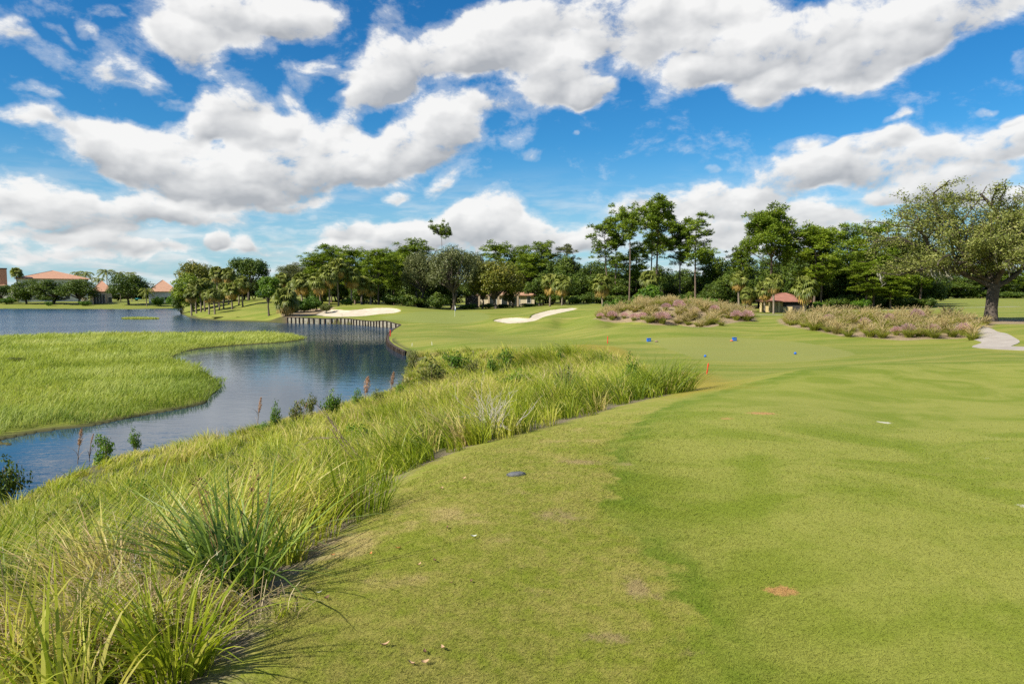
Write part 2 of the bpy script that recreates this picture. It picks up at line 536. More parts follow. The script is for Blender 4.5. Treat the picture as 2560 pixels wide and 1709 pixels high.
def land1(x, y):
    return float(land([x], [y])[0])


def hit(px, py, far=400.0, near=1.2, dz=0.0):
    """where the line of sight through a photograph pixel meets the land"""
    u, dy, dzz = pix_dir(px, py)
    t = np.geomspace(near, far, 3000)
    zz = CAM_Z + dzz * t
    g = land(u * t, dy * t) + dz
    k = np.argmax(zz <= g)
    if zz[k] > g[k]:
        k = len(t) - 1
    return (u * t[k], dy * t[k], float(g[k] - dz))


def hits(pts, **kw):
    return np.array([hit(*p, **kw)[:2] for p in pts])


# zones, outlined on the land
BUNKER_LEFT = smooth_poly(hits([(788, 787), (803, 779), (822, 773.5), (846, 772), (870, 774.5), (893, 773), (920, 770), (960, 768), (990, 770), (1003, 776), (985, 782), (940, 786), (905, 790), (860, 791.5), (815, 790)]), 4)
BUNKER_RIGHT = smooth_poly(hits([(1232, 801), (1250, 795), (1285, 792), (1322, 793), (1330, 786), (1360, 777), (1395, 771), (1430, 768), (1446, 769.5), (1432, 775), (1395, 783), (1362, 791), (1338, 801), (1300, 806.5), (1258, 806)]), 4)
BANK_EDGE = [(380, 1800), (440, 1709), (560, 1560), (640, 1480), (700, 1425), (790, 1375), (860, 1318), (930, 1268), (1000, 1210), (1060, 1168), (1120, 1142), (1190, 1116), (1300, 1088), (1400, 1062), (1480, 1040), (1560, 1015), (1640, 995), (1692, 985)]
BANK = np.vstack([[(-4, 0.5), (-1.75, 0.5)], hits(BANK_EDGE), [(3.9, 16.5), (4.0, 19.0)], hits([(1600, 905), (1520, 893), (1440, 884), (1330, 880), (1200, 876), (1100, 879), (1045, 884)]),
                  np.array(BANK_SHORE), [(-22, 6), (-14, 0)]])
FAIRWAY = np.vstack([[(1.05, 0.5)], hits([(1745, 1709), (1715, 1580), (1672, 1460), (1575, 1345), (1512, 1290), (1530, 1180), (1518, 1112), (1600, 1042), (1700, 1000), (1850, 961), (1930, 943)]),
                     [(8.6, 18.5), (13, 20), (18, 22), (30, 22), (40, 10), (20, 0)]])
GREEN = smooth_poly(hits([(950, 794), (1010, 784), (1070, 778.5), (1150, 778.5), (1215, 784), (1222, 797), (1180, 806), (1100, 808), (1010, 803)]), 4)
TEE = smooth_poly(hits([(1600, 848), (1700, 843), (1850, 844), (1980, 853), (2080, 868), (2140, 886), (2050, 900), (1900, 905), (1760, 899), (1690, 880), (1640, 862)]), 4)
YELLOW = smooth_poly(np.vstack([hits([(1690, 990), (1680, 968), (1650, 936), (1720, 930), (1790, 940), (1850, 957), (1780, 975), (1730, 985)]), ]), 3)
YELLOW2 = smooth_poly(hits([(1430, 862), (1500, 862), (1560, 872), (1580, 900), (1500, 890), (1440, 880)]), 3)
BED_LEFT = smooth_poly(hits([(1494, 799), (1530, 806), (1560, 806), (1600, 806), (1640, 813), (1700, 813), (1760, 818), (1810, 811), (1850, 805), (1888, 801), (1880, 790)]).tolist() + [(26.5, 84), (20, 86), (13, 86), (9.5, 80)], 4)
BED_RIGHT = smooth_poly(hits([(1964, 814), (2010, 822), (2060, 831), (2100, 840), (2160, 843), (2250, 851), (2330, 848), (2430, 843), (2452, 838)]).tolist() + [(42.5, 61), (38, 68), (30, 74), (28, 72)], 4)
OAK_BED = smooth_poly([(41.0, 61), (44, 58.8), (49, 58), (53, 60), (54, 64), (49, 67), (44, 66)], 4)
SIDE_LEFT = smooth_poly(hits([(702, 790), (730, 795), (790, 786), (840, 768), (760, 772), (715, 778)]), 4)

PATH_PTS = [(47.0, 33.5)] + [tuple(p) for p in hits([(2558, 872), (2500, 852), (2458, 838)])] + [(38.8, 57.5), (40.2, 64.0), (39.5, 76.0), (36.5, 90.0), (35.0, 97), (37.0, 108.0), (52, 116), (90, 122)]


def cut(x, y, z):
    """water and sand carved out of the land; returns height, distance to the lake, distance into the bunkers"""
    sl = poly_sd(LAKE, x, y, 12.0)
    si = np.maximum(poly_sd(ISLAND, x, y, 12.0), poly_sd(ISLET, x, y, 12.0))
    wet = np.minimum(sl, -si)
    bed = -np.minimum(1.6, 0.05 + 0.55 * np.maximum(wet, 0))
    zi = 0.04 + 0.16 * sstep(si, 0, 2.5)
    z = np.where(wet > 0, bed, np.where(si > 0, zi, z))
    sb = np.maximum(poly_sd(BUNKER_LEFT, x, y, 6.0), poly_sd(BUNKER_RIGHT, x, y, 6.0))
    z = z - 0.75 * sstep(sb, 0.02, 0.35)
    return z, wet, sb


def ground_material():
    m = bpy.data.materials.new('turf')
    m.use_nodes = True
    t = NT(m.node_tree)
    t.n.clear()
    out = t.add('ShaderNodeOutputMaterial')
    pos = t.add('ShaderNodeNewGeometry').outputs['Position']
    nb = t.noise(pos, 0.35, 5, 0.6)
    nm = t.noise(pos, 1.9, 6, 0.65)
    ns = t.noise(pos, 9.0, 6, 0.7)
    nf = t.noise(pos, 70.0, 4, 0.7)
    nx = t.noise(pos, 260.0, 2, 0.6)
    # far turf is seen at a low angle: mowing and slope leave long soft bands
    mp = t.add('ShaderNodeMapping')
    mp.inputs['Scale'].default_value = (0.10, 0.45, 0.0)
    mp.inputs['Rotation'].default_value = (0, 0, 0.25)
    t.l.new(pos, mp.inputs[0])
    nband = t.noise(mp.outputs[0], 1.0, 6, 0.62, 0.6)
    # rough
    k = t.math('ADD', t.math('MULTIPLY', ns, 0.55), t.math('MULTIPLY', nm, 0.45))
    c = t.mix(t.ramp(k, 0.36, 0.64), R_GREEN, R_STRAW)
    c = t.mix(t.ramp(t.math('ADD', t.math('MULTIPLY', nb, .5), t.math('MULTIPLY', nm, .5)), 0.56, 0.66, 0, 0.75), c, R_DRY)
    c = t.mix(t.ramp(t.math('ADD', t.math('MULTIPLY', nb, .35), t.math('MULTIPLY', ns, .65)), 0.37, 0.28, 0, 0.6), c, R_DEEP)
    far = t.ramp(t.attr('dist'), 18, 40)
    farc = t.mix(t.ramp(nband, 0.36, 0.66), F_FAR1, F_FAR2)
    farc = t.mix(t.ramp(t.noise(mp.outputs[0], 3.1, 5, 0.6, 0.8), 0.58, 0.72, 0, 0.6), farc, R_DRY)
    farc = t.mix(t.ramp(nm, 0.35, 0.7, 0, 0.35), farc, F_DARK)
    c = t.mix(far, c, farc)
    # mown fairway with a ragged edge, a lush strip just inside it
    df = t.math('ADD', t.attr('d_fair'), t.math('MULTIPLY', t.math('SUBTRACT', t.noise(pos, 3.3, 5, 0.62), 0.5), 0.7))
    fw = t.mix(t.ramp(t.noise(pos, 0.75, 6, 0.62, 0.8), 0.38, 0.64), F_LIGHT, F_MID)
    fw = t.mix(t.ramp(nband, 0.45, 0.72, 0, 0.55), fw, F_LIGHT)
    fw = t.mix(t.ramp(t.noise(pos, 6.0, 5, 0.7), 0.52, 0.72, 0, 0.35), fw, F_MID)
    lush = t.math('MULTIPLY', t.ramp(t.math('DIVIDE', df, t.math('MAXIMUM', t.math('MULTIPLY', t.attr('dist'), 0.15), 1.0)), 0.45, 0.05), t.ramp(nm, 0.36, 0.60, 0.05, 0.85))
    fw = t.mix(lush, fw, F_LUSH)
    mf = t.ramp(df, -0.03, 0.10)
    c = t.mix(mf, c, fw)
    # green, tee, yellow rough
    c = t.mix(t.ramp(t.math('ADD', t.attr('d_green'), t.math('MULTIPLY', nm, 1.0)), 0.2, 1.0), c, t.mix(nband, G_ONE, G_TWO))
    c = t.mix(t.ramp(t.math('ADD', t.attr('d_tee'), t.math('MULTIPLY', nm, .6)), 0.2, .5), c, t.mix(nband, T_ONE, T_TWO))
    yl = t.math('ADD', t.attr('d_yellow'), t.math('MULTIPLY', t.math('SUBTRACT', nm, 0.5), 2.2))
    c = t.mix(t.ramp(yl, -0.6, 0.7, 0, 0.75), c, t.mix(t.ramp(ns, .4, .62), Y_ONE, Y_TWO))
    # soil with litter along the foot of the tall grass and in the beds
    soil = t.mix(t.ramp(nf, 0.38, 0.62), D_DARK, D_LIGHT)
    soil = t.mix(t.ramp(t.noise(pos, 42.0, 3, 0.7), 0.62, 0.70), soil, D_CHIP)
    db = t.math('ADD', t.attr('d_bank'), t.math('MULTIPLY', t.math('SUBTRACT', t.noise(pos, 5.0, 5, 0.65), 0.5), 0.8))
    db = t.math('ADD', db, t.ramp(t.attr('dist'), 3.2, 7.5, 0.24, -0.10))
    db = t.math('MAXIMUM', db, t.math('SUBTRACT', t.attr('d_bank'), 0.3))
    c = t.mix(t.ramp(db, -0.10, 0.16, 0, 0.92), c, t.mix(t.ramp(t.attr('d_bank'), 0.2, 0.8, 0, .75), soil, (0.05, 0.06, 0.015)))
    bed = t.math('ADD', t.attr('d_bed'), t.math('MULTIPLY', t.math('SUBTRACT', nm, 0.5), 1.2))
    straw = t.mix(t.ramp(ns, 0.4, 0.6), B_ONE, B_TWO)
    c = t.mix(t.ramp(bed, -0.3, 0.4), c, straw)
    # worn spots
    sp = t.math('ADD', t.attr('spot'), t.math('MULTIPLY', t.math('SUBTRACT', t.noise(pos, 14.0, 5, 0.7), 0.5), 1.1))
    c = t.mix(t.ramp(sp, 0.45, 0.85, 0, 0.7), c, t.mix(nf, (0.20, 0.145, 0.075), (0.33, 0.24, 0.13)))
    og = t.math('ADD', t.attr('orange'), t.math('MULTIPLY', t.math('SUBTRACT', t.noise(pos, 20.0, 4, 0.7), 0.5), 0.9))
    c = t.mix(t.ramp(og, 0.45, 0.7, 0, 0.9), c, (0.33, 0.185, 0.07))
    wh = t.math('ADD', t.attr('pale'), t.math('MULTIPLY', t.math('SUBTRACT', t.noise(pos, 16.0, 4, 0.7), 0.5), 1.2))
    c = t.mix(t.ramp(wh, 0.5, 0.75), c, (0.44, 0.42, 0.34))
    # wet margin
    c = t.mix(t.ramp(t.attr('wet'), -0.9, -0.1, 0, 0.8), c, (0.035, 0.03, 0.018))
    # grain of the blades
    g = t.math('ADD', t.math('MULTIPLY', nf, 0.6), t.math('MULTIPLY', nx, 0.4))
    c = t.mix(1.0, c, t.mix(t.ramp(g, 0.30, 0.68), (0.80, 0.80, 0.74), (1.18, 1.17, 1.18)), 'MULTIPLY')
    bp = t.add('ShaderNodeBump')
    bp.inputs['Strength'].default_value = 0.35
    bp.inputs['Distance'].default_value = 0.02
    t.l.new(t.math('ADD', g, t.math('MULTIPLY', ns, 0.2)), bp.inputs['Height'])
    pb = t.add('ShaderNodeBsdfPrincipled')
    t.l.new(c, pb.inputs['Base Color'])
    pb.inputs['Roughness'].default_value = 0.85
    pb.inputs['Specular IOR Level'].default_value = 0.2
    t.l.new(bp.outputs[0], pb.inputs['Normal'])
    t.l.new(pb.outputs[0], out.inputs[0])
    return m


R_GREEN, R_STRAW, R_DRY, R_DEEP = (0.152, 0.182, 0.015), (0.238, 0.218, 0.052), (0.31, 0.245, 0.100), (0.095, 0.150, 0.006)
F_LIGHT, F_MID, F_LUSH, F_DARK = (0.200, 0.211, 0.038), (0.130, 0.166, 0.012), (0.086, 0.134, 0.005), (0.115, 0.160, 0.012)
F_FAR1, F_FAR2 = (0.118, 0.155, 0.016), (0.212, 0.205, 0.042)
G_ONE, G_TWO = (0.140, 0.172, 0.034), (0.185, 0.205, 0.048)
T_ONE, T_TWO = (0.158, 0.182, 0.038), (0.195, 0.195, 0.046)
Y_ONE, Y_TWO = (0.215, 0.185, 0.018), (0.245, 0.175, 0.025)
D_DARK, D_LIGHT, D_CHIP = (0.060, 0.045, 0.030), (0.21, 0.17, 0.12), (0.42, 0.37, 0.29)
B_ONE, B_TWO = (0.17, 0.125, 0.075), (0.29, 0.225, 0.14)


# worn turf: (px, py, reach across, reach along, strength)
SPOTS = {
    'spot': [(1592, 1472, .10, .22, 1), (1450, 1155, .45, .20, .8), (1395, 1290, .35, .28, .75), (1520, 1595, .22, .10, .8), (1720, 1632, .12, .06, .7), (1330, 1480, .18, .15, .55),
             (1560, 1160, .20, .12, .75), (1290, 1230, .3, .2, .6), (1120, 1300, .25, .22, .5), (1640, 1490, .10, .08, .7), (1300, 1420, .2, .2, .5), (1760, 1480, .05, .04, .5)],
    'orange': [(1952, 1478, .115, .085, 1.0), (1905, 1033, .35, .22, .8), (1818, 1046, .2, .2, .65)],
    'pale': [(2212, 1056, .14, .15, .9), (2490, 1095, .15, .25, .5), (2450, 1143, .13, .2, .5), (2556, 1264, .07, .10, .75)],
}


def build_ground():
    az = np.radians(np.concatenate([np.arange(-180, -52, 2.0), np.arange(-52, 52, 0.095), np.arange(52, 181, 2.0)]))
    az[-1] = PI
    r = [0.5]
    while r[-1] < 950:
        q = r[-1]
        r.append(q * 1.02 if q < 2 else q * 1.0075 if q < 40 else q + 0.30 if q < 150 else q * 1.012)
    r = np.array(r)
    A, R = np.meshgrid(az, r)
    x, y = R * np.sin(A), R * np.cos(A)
    z0 = land(x, y)
    z, wet, sb = cut(x, y, z0)
    shp = x.shape
    xf, yf = x.ravel(), y.ravel()
    nr, na = shp
    i = np.arange(nr - 1)[:, None] * na + np.arange(na - 1)[None]
    f = np.stack([i, i + 1, i + na + 1, i + na], -1).reshape(-1, 4)
    # the patch under the tripod
    cz = land1(0, 0.3)
    verts = np.vstack([np.stack([xf, yf, z.ravel()], 1), [[0, 0, cz]]])
    tri = np.stack([np.full(na - 1, len(verts) - 1), np.arange(1, na), np.arange(na - 1)], 1)
    at = {}
    pad = lambda v: np.append(v.ravel(), 0.0)
    at['dist'] = pad(R)
    at['wet'] = np.where(pad(wet) == 0, -9, pad(wet))
    at['d_fair'] = pad(poly_sd(FAIRWAY, xf, yf, 4))
    at['d_bank'] = np.append(poly_sd(BANK, xf, yf, 3), -3)
    at['d_green'] = pad(poly_sd(GREEN, xf, yf, 4))
    at['d_tee'] = pad(poly_sd(TEE, xf, yf, 3))
    at['d_yellow'] = pad(np.maximum(poly_sd(YELLOW, xf, yf, 3), poly_sd(YELLOW2, xf, yf, 3)))
    bed = poly_sd(BED_LEFT, xf, yf, 3)
    for P in (BED_RIGHT, OAK_BED, SIDE_LEFT):
        bed = np.maximum(bed, poly_sd(P, xf, yf, 3))
    at['d_bed'] = pad(bed)

    def spots(lst):
        v = np.zeros(xf.shape)
        for (px, py, sx, sy, w) in lst:
            cx, cy, _ = hit(px, py)
            v = np.maximum(v, w * np.exp(-((xf - cx) / sx) ** 2 - ((yf - cy) / sy) ** 2))
        return np.append(v, 0)
    for q, lst in SPOTS.items():
        at[q] = spots(lst)
    me = np_mesh('ground', verts, [f, tri], ground_material(), attrs=at, smooth=True)
    o = link('ground', me)
    tag(o, kind='structure')
    return o


def simple_mat(name, col, rough=0.7, spec=0.3, var=0.0, scale=6.0, col2=None, bump=0.0, metal=0.0, obj_var=0.0):
    m = bpy.data.materials.new(name)
    m.use_nodes = True
    t = NT(m.node_tree)
    pb = t.n['Principled BSDF']
    pos = t.add('ShaderNodeTexCoord').outputs['Object']
    n = t.noise(pos, scale, 6, 0.65)
    c = t.mix(t.ramp(n, 0.3, 0.7), col, col2 if col2 else tuple(max(0, q * (1 - var)) for q in col))
    if obj_var:
        rnd = t.add('ShaderNodeObjectInfo').outputs['Random']
        c = t.mix(1.0, c, t.mix(rnd, (1 - obj_var,) * 3, (1 + obj_var,) * 3), 'MULTIPLY')
    t.l.new(c, pb.inputs['Base Color'])
    pb.inputs['Roughness'].default_value = rough
    pb.inputs['Specular IOR Level'].default_value = spec
    pb.inputs['Metallic'].default_value = metal
    if bump:
        bp = t.add('ShaderNodeBump')
        bp.inputs['Strength'].default_value = bump
        bp.inputs['Distance'].default_value = 0.02
        t.l.new(t.noise(pos, scale * 6, 5, 0.7), bp.inputs['Height'])
        t.l.new(bp.outputs[0], pb.inputs['Normal'])
    return m


def build_water():
    m = bpy.data.materials.new('lake_water')
    m.use_nodes = True
    t = NT(m.node_tree)
    pb = t.n['Principled BSDF']
    pos = t.add('ShaderNodeNewGeometry').outputs['Position']
    mp = t.add('ShaderNodeMapping')
    mp.inputs['Rotation'].default_value = (0, 0, math.radians(12))
    mp.inputs['Scale'].default_value = (0.45, 1.0, 1.0)
    t.l.new(pos, mp.inputs[0])
    w1 = t.noise(mp.outputs[0], 1.4, 3, 0.6, 0.6)
    w2 = t.noise(mp.outputs[0], 5.5, 3, 0.6, 0.4)
    # wind reaches the open lake, the cove lies in the lee of its bank
    sp = t.add('ShaderNodeSeparateXYZ')
    t.l.new(pos, sp.inputs[0])
    gust = t.ramp(t.noise(pos, 0.05, 3, 0.6), 0.35, 0.65, 0.55, 1.15)
    lee = t.ramp(sp.outputs[1], 62, 108, 0.07, 1.0)
    amp = t.math('MULTIPLY', gust, lee)
    h = t.math('MULTIPLY', t.math('ADD', w1, t.math('MULTIPLY', w2, 0.35)), amp)
    bp = t.add('ShaderNodeBump')
    bp.inputs['Strength'].default_value = 1.0
    bp.inputs['Distance'].default_value = 0.12
    t.l.new(h, bp.inputs['Height'])
    t.l.new(bp.outputs[0], pb.inputs['Normal'])
    pb.inputs['Base Color'].default_value = (0.014, 0.034, 0.060, 1)
    t.l.new(t.ramp(sp.outputs[1], 62, 104, 0.03, 0.19), pb.inputs['Roughness'])
    pb.inputs['IOR'].default_value = 1.33
    v = np.array([(-340, 3, 0), (0, 3, 0), (2, 60, 0), (2, 275, 0), (-340, 275, 0)], float)
    o = link('lake_water', np_mesh('lake_water', v, np.array([[0, 1, 2, 3, 4]]), m))
    tag(o, kind='structure')


def build_bunker(poly, name, step):
    from mathutils.geometry import delaunay_2d_cdt
    x0, y0 = poly.min(0)
    x1, y1 = poly.max(0)
    gx, gy = np.meshgrid(np.arange(x0, x1, step), np.arange(y0, y1, step))
    gx, gy = gx.ravel() + RNG.uniform(-.2, .2, gx.size) * step, gy.ravel() + RNG.uniform(-.2, .2, gy.size) * step
    k = poly_sd(poly, gx, gy, 6) > step * 0.5
    pts = [Vector(p) for p in poly] + [Vector((a, b)) for a, b in zip(gx[k], gy[k])]
    n = len(poly)
    vs, _, fs, _, _, _ = delaunay_2d_cdt(pts, [(i, (i + 1) % n) for i in range(n)], [list(range(n))], 1, 1e-5)
    V = np.array([(p.x, p.y) for p in vs])
    sd = np.maximum(poly_sd(poly, V[:, 0], V[:, 1], 6), 0)
    z = land(V[:, 0], V[:, 1]) - 0.10 - 0.22 * sstep(sd, 0, 1.2) + (vnoise(V[:, 0], V[:, 1], 0.8) - .5) * 0.06
    me = bpy.data.meshes.new(name)
    me.from_pydata(np.column_stack([V, z]).tolist(), [], [list(f) for f in fs])
    me.materials.append(SAND)
    me.polygons.foreach_set('use_smooth', [True] * len(me.polygons))
    o = link(name, me)
    tag(o, kind='structure')


def strip(name, pts, width, mat, lift=0.02, n=8, kind='structure', z=None):
    C = smooth_line(pts, n)
    T = np.gradient(C, axis=0)
    T /= np.linalg.norm(T, axis=1)[:, None]
    N = np.stack([-T[:, 1], T[:, 0]], 1)
    cols = np.linspace(-0.5, 0.5, 7)
    P = np.stack([C + N * width * c for c in cols], 1)
    zz = land(P[..., 0], P[..., 1]) + lift
    zz = zz + 0.01
    V = np.concatenate([P, zz[..., None]], -1)
    a, b = V.shape[:2]
    i = np.arange(a - 1)[:, None] * b + np.arange(b - 1)[None]
    f = np.stack([i, i + b, i + b + 1, i + 1], -1).reshape(-1, 4)
    # turned down edges
    lo = V[:, [0, -1]].copy()
    lo[..., 2] -= 0.25
    base = a * b
    V2 = np.vstack([V.reshape(-1, 3), lo.reshape(-1, 3)])
    k = np.arange(a - 1)
    f2 = np.stack([k * b, base + k * 2, base + (k + 1) * 2, (k + 1) * b], 1)
    f3 = np.stack([k * b + b - 1, (k + 1) * b + b - 1, base + (k + 1) * 2 + 1, base + k * 2 + 1], 1)
    o = link(name, np_mesh(name, V2, [np.vstack([f, f2, f3])], mat))
    tag(o, kind=kind)
    return o


SAND = simple_mat('bunker_sand', (0.48, 0.425, 0.33), 0.9, 0.1, col2=(0.39, 0.34, 0.25), scale=1.2, bump=0.4)
CONCRETE = simple_mat('path_concrete', (0.33, 0.30, 0.26), 0.85, 0.2, col2=(0.27, 0.24, 0.205), scale=0.9, bump=0.2)
build_ground()
build_water()
build_bunker(BUNKER_LEFT, 'sand_bunker', 0.45)
build_bunker(BUNKER_RIGHT, 'sand_bunker', 0.4)
strip('cart_path', PATH_PTS, 2.1, CONCRETE)


# ------------------------------------------------------------------ plant materials
def leaf_mat(name, cols, trans=0.32, rough=0.5, obj_var=0.12, field=0.0):
    """cols: colours along the per-leaf 'tint' attribute, evenly spaced"""
    m = bpy.data.materials.new(name)
    m.use_nodes = True
    t = NT(m.node_tree)
    t.n.clear()
    out = t.add('ShaderNodeOutputMaterial')
    rp = t.add('ShaderNodeValToRGB')
    el = rp.color_ramp.elements
    while len(el) < len(cols):
        el.new(0.5)
    for i, c in enumerate(cols):
        el[i].position = i / max(1, len(cols) - 1)
        el[i].color = (*c, 1)
    ti = t.attr('tint')
    if field:
        pos = t.add('ShaderNodeNewGeometry').outputs['Position']
        ti = t.math('ADD', ti, t.math('MULTIPLY', t.math('SUBTRACT', t.noise(pos, 0.9, 4, 0.6), 0.5), field))
    t.l.new(ti, rp.inputs[0])
    rnd = t.add('ShaderNodeObjectInfo').outputs['Random']
    c = t.mix(1.0, rp.outputs[0], t.mix(rnd, (1 - obj_var, 1 - obj_var, 1 - obj_var), (1 + obj_var * 1.3, 1 + obj_var, 1 + obj_var)), 'MULTIPLY')
    pb = t.add('ShaderNodeBsdfPrincipled')
    t.l.new(c, pb.inputs['Base Color'])
    pb.inputs['Roughness'].default_value = rough
    pb.inputs['Specular IOR Level'].default_value = 0.25
    tr = t.add('ShaderNodeBsdfTranslucent')
    t.l.new(t.mix(1.0, c, (1.25, 1.3, 0.7), 'MULTIPLY'), tr.inputs[0])
    mx = t.add('ShaderNodeMixShader')
    mx.inputs[0].default_value = trans
    t.l.new(pb.outputs[0], mx.inputs[1])
    t.l.new(tr.outputs[0], mx.inputs[2])
    t.l.new(mx.outputs[0], out.inputs[0])
    return m


M = {}
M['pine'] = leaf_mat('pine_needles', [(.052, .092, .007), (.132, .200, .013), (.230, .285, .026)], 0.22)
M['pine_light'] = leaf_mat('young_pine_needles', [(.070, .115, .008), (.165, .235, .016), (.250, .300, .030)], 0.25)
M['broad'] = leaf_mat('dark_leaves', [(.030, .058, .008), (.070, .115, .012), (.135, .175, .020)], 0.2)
M['olive'] = leaf_mat('olive_leaves', [(.070, .090, .012), (.145, .160, .020), (.240, .195, .030)], 0.22)
M['oak'] = leaf_mat('live_oak_leaves', [(.050, .066, .020), (.110, .130, .040), (.185, .195, .080)], 0.18)
M['bright'] = leaf_mat('bright_leaves', [(.055, .120, .008), (.120, .215, .014), (.20, .29, .03)], 0.35)
M['sabal'] = leaf_mat('fan_palm_fronds', [(.065, .092, .012), (.170, .200, .034), (.340, .345, .095)], 0.25)
M['sabal_dead'] = leaf_mat('dry_palm_fronds', [(.24, .15, .04), (.46, .32, .08), (.56, .43, .18)], 0.25)
M['palmetto'] = leaf_mat('palmetto_fronds', [(.050, .105, .010), (.105, .190, .018), (.19, .26, .04)], 0.3)
M['bigoak'] = leaf_mat('thin_oak_leaves', [(.080, .105, .018), (.172, .200, .044), (.305, .310, .10)], 0.25)
M['moss'] = leaf_mat('hanging_moss', [(.17, .17, .13), (.27, .27, .20), (.36, .35, .27)], 0.3)
M['grass'] = leaf_mat('tall_grass_blades', [(.066, .115, .006), (.195, .252, .014), (.345, .370, .034), (.460, .420, .105), (.48, .36, .18)], 0.40, 0.45, 0, 0.15)
M['dry'] = leaf_mat('dry_straw', [(.20, .14, .075), (.40, .31, .17), (.55, .46, .29)], 0.25, 0.6)
M['marsh'] = leaf_mat('marsh_blades', [(.125, .185, .022), (.270, .325, .060), (.375, .405, .105), (.44, .42, .15)], 0.35, 0.55, 0, 0.40)
M['sedge'] = leaf_mat('sedge_blades', [(.050, .095, .014), (.125, .195, .030), (.27, .33, .07)], 0.3, 0.4)
M['shrub'] = leaf_mat('shrub_leaves', [(.035, .085, .008), (.085, .170, .012), (.170, .270, .025)], 0.35)
M['willow'] = leaf_mat('willow_leaves', [(.060, .085, .014), (.125, .150, .032), (.20, .20, .06)], 0.3)
M['tan'] = leaf_mat('tan_seed_heads', [(.28, .22, .10), (.45, .37, .185), (.60, .51, .30)], 0.4, 0.7)
M['clump'] = leaf_mat('clump_blades', [(.100, .140, .014), (.245, .275, .035), (.42, .37, .10)], 0.35)
M['pink'] = leaf_mat('pink_haze_heads', [(.34, .18, .22), (.49, .31, .35), (.62, .46, .46)], 0.45, 0.8)
M['plume'] = leaf_mat('reed_plumes', [(.24, .13, .08), (.40, .25, .17), (.52, .37, .27)], 0.4, 0.8)
M['twig'] = simple_mat('bare_twigs', (0.16, 0.11, 0.07), 0.8, 0.2, col2=(0.27, 0.21, 0.15))
M['twig_pale'] = simple_mat('bleached_twigs', (0.46, 0.42, 0.36), 0.8, 0.2, col2=(0.33, 0.29, 0.24))
M['bark'] = simple_mat('pine_bark', (0.17, 0.125, 0.092), 0.9, 0.15, col2=(0.085, 0.062, 0.048), scale=3.0, bump=0.6, obj_var=.15)
M['bark_oak'] = simple_mat('oak_bark', (0.115, 0.095, 0.075), 0.9, 0.15, col2=(0.055, 0.045, 0.037), scale=4.0, bump=0.8)
M['bark_palm'] = simple_mat('palm_bark', (0.24, 0.20, 0.15), 0.9, 0.15, col2=(0.12, 0.095, 0.07), scale=5.0, bump=0.9, obj_var=.15)


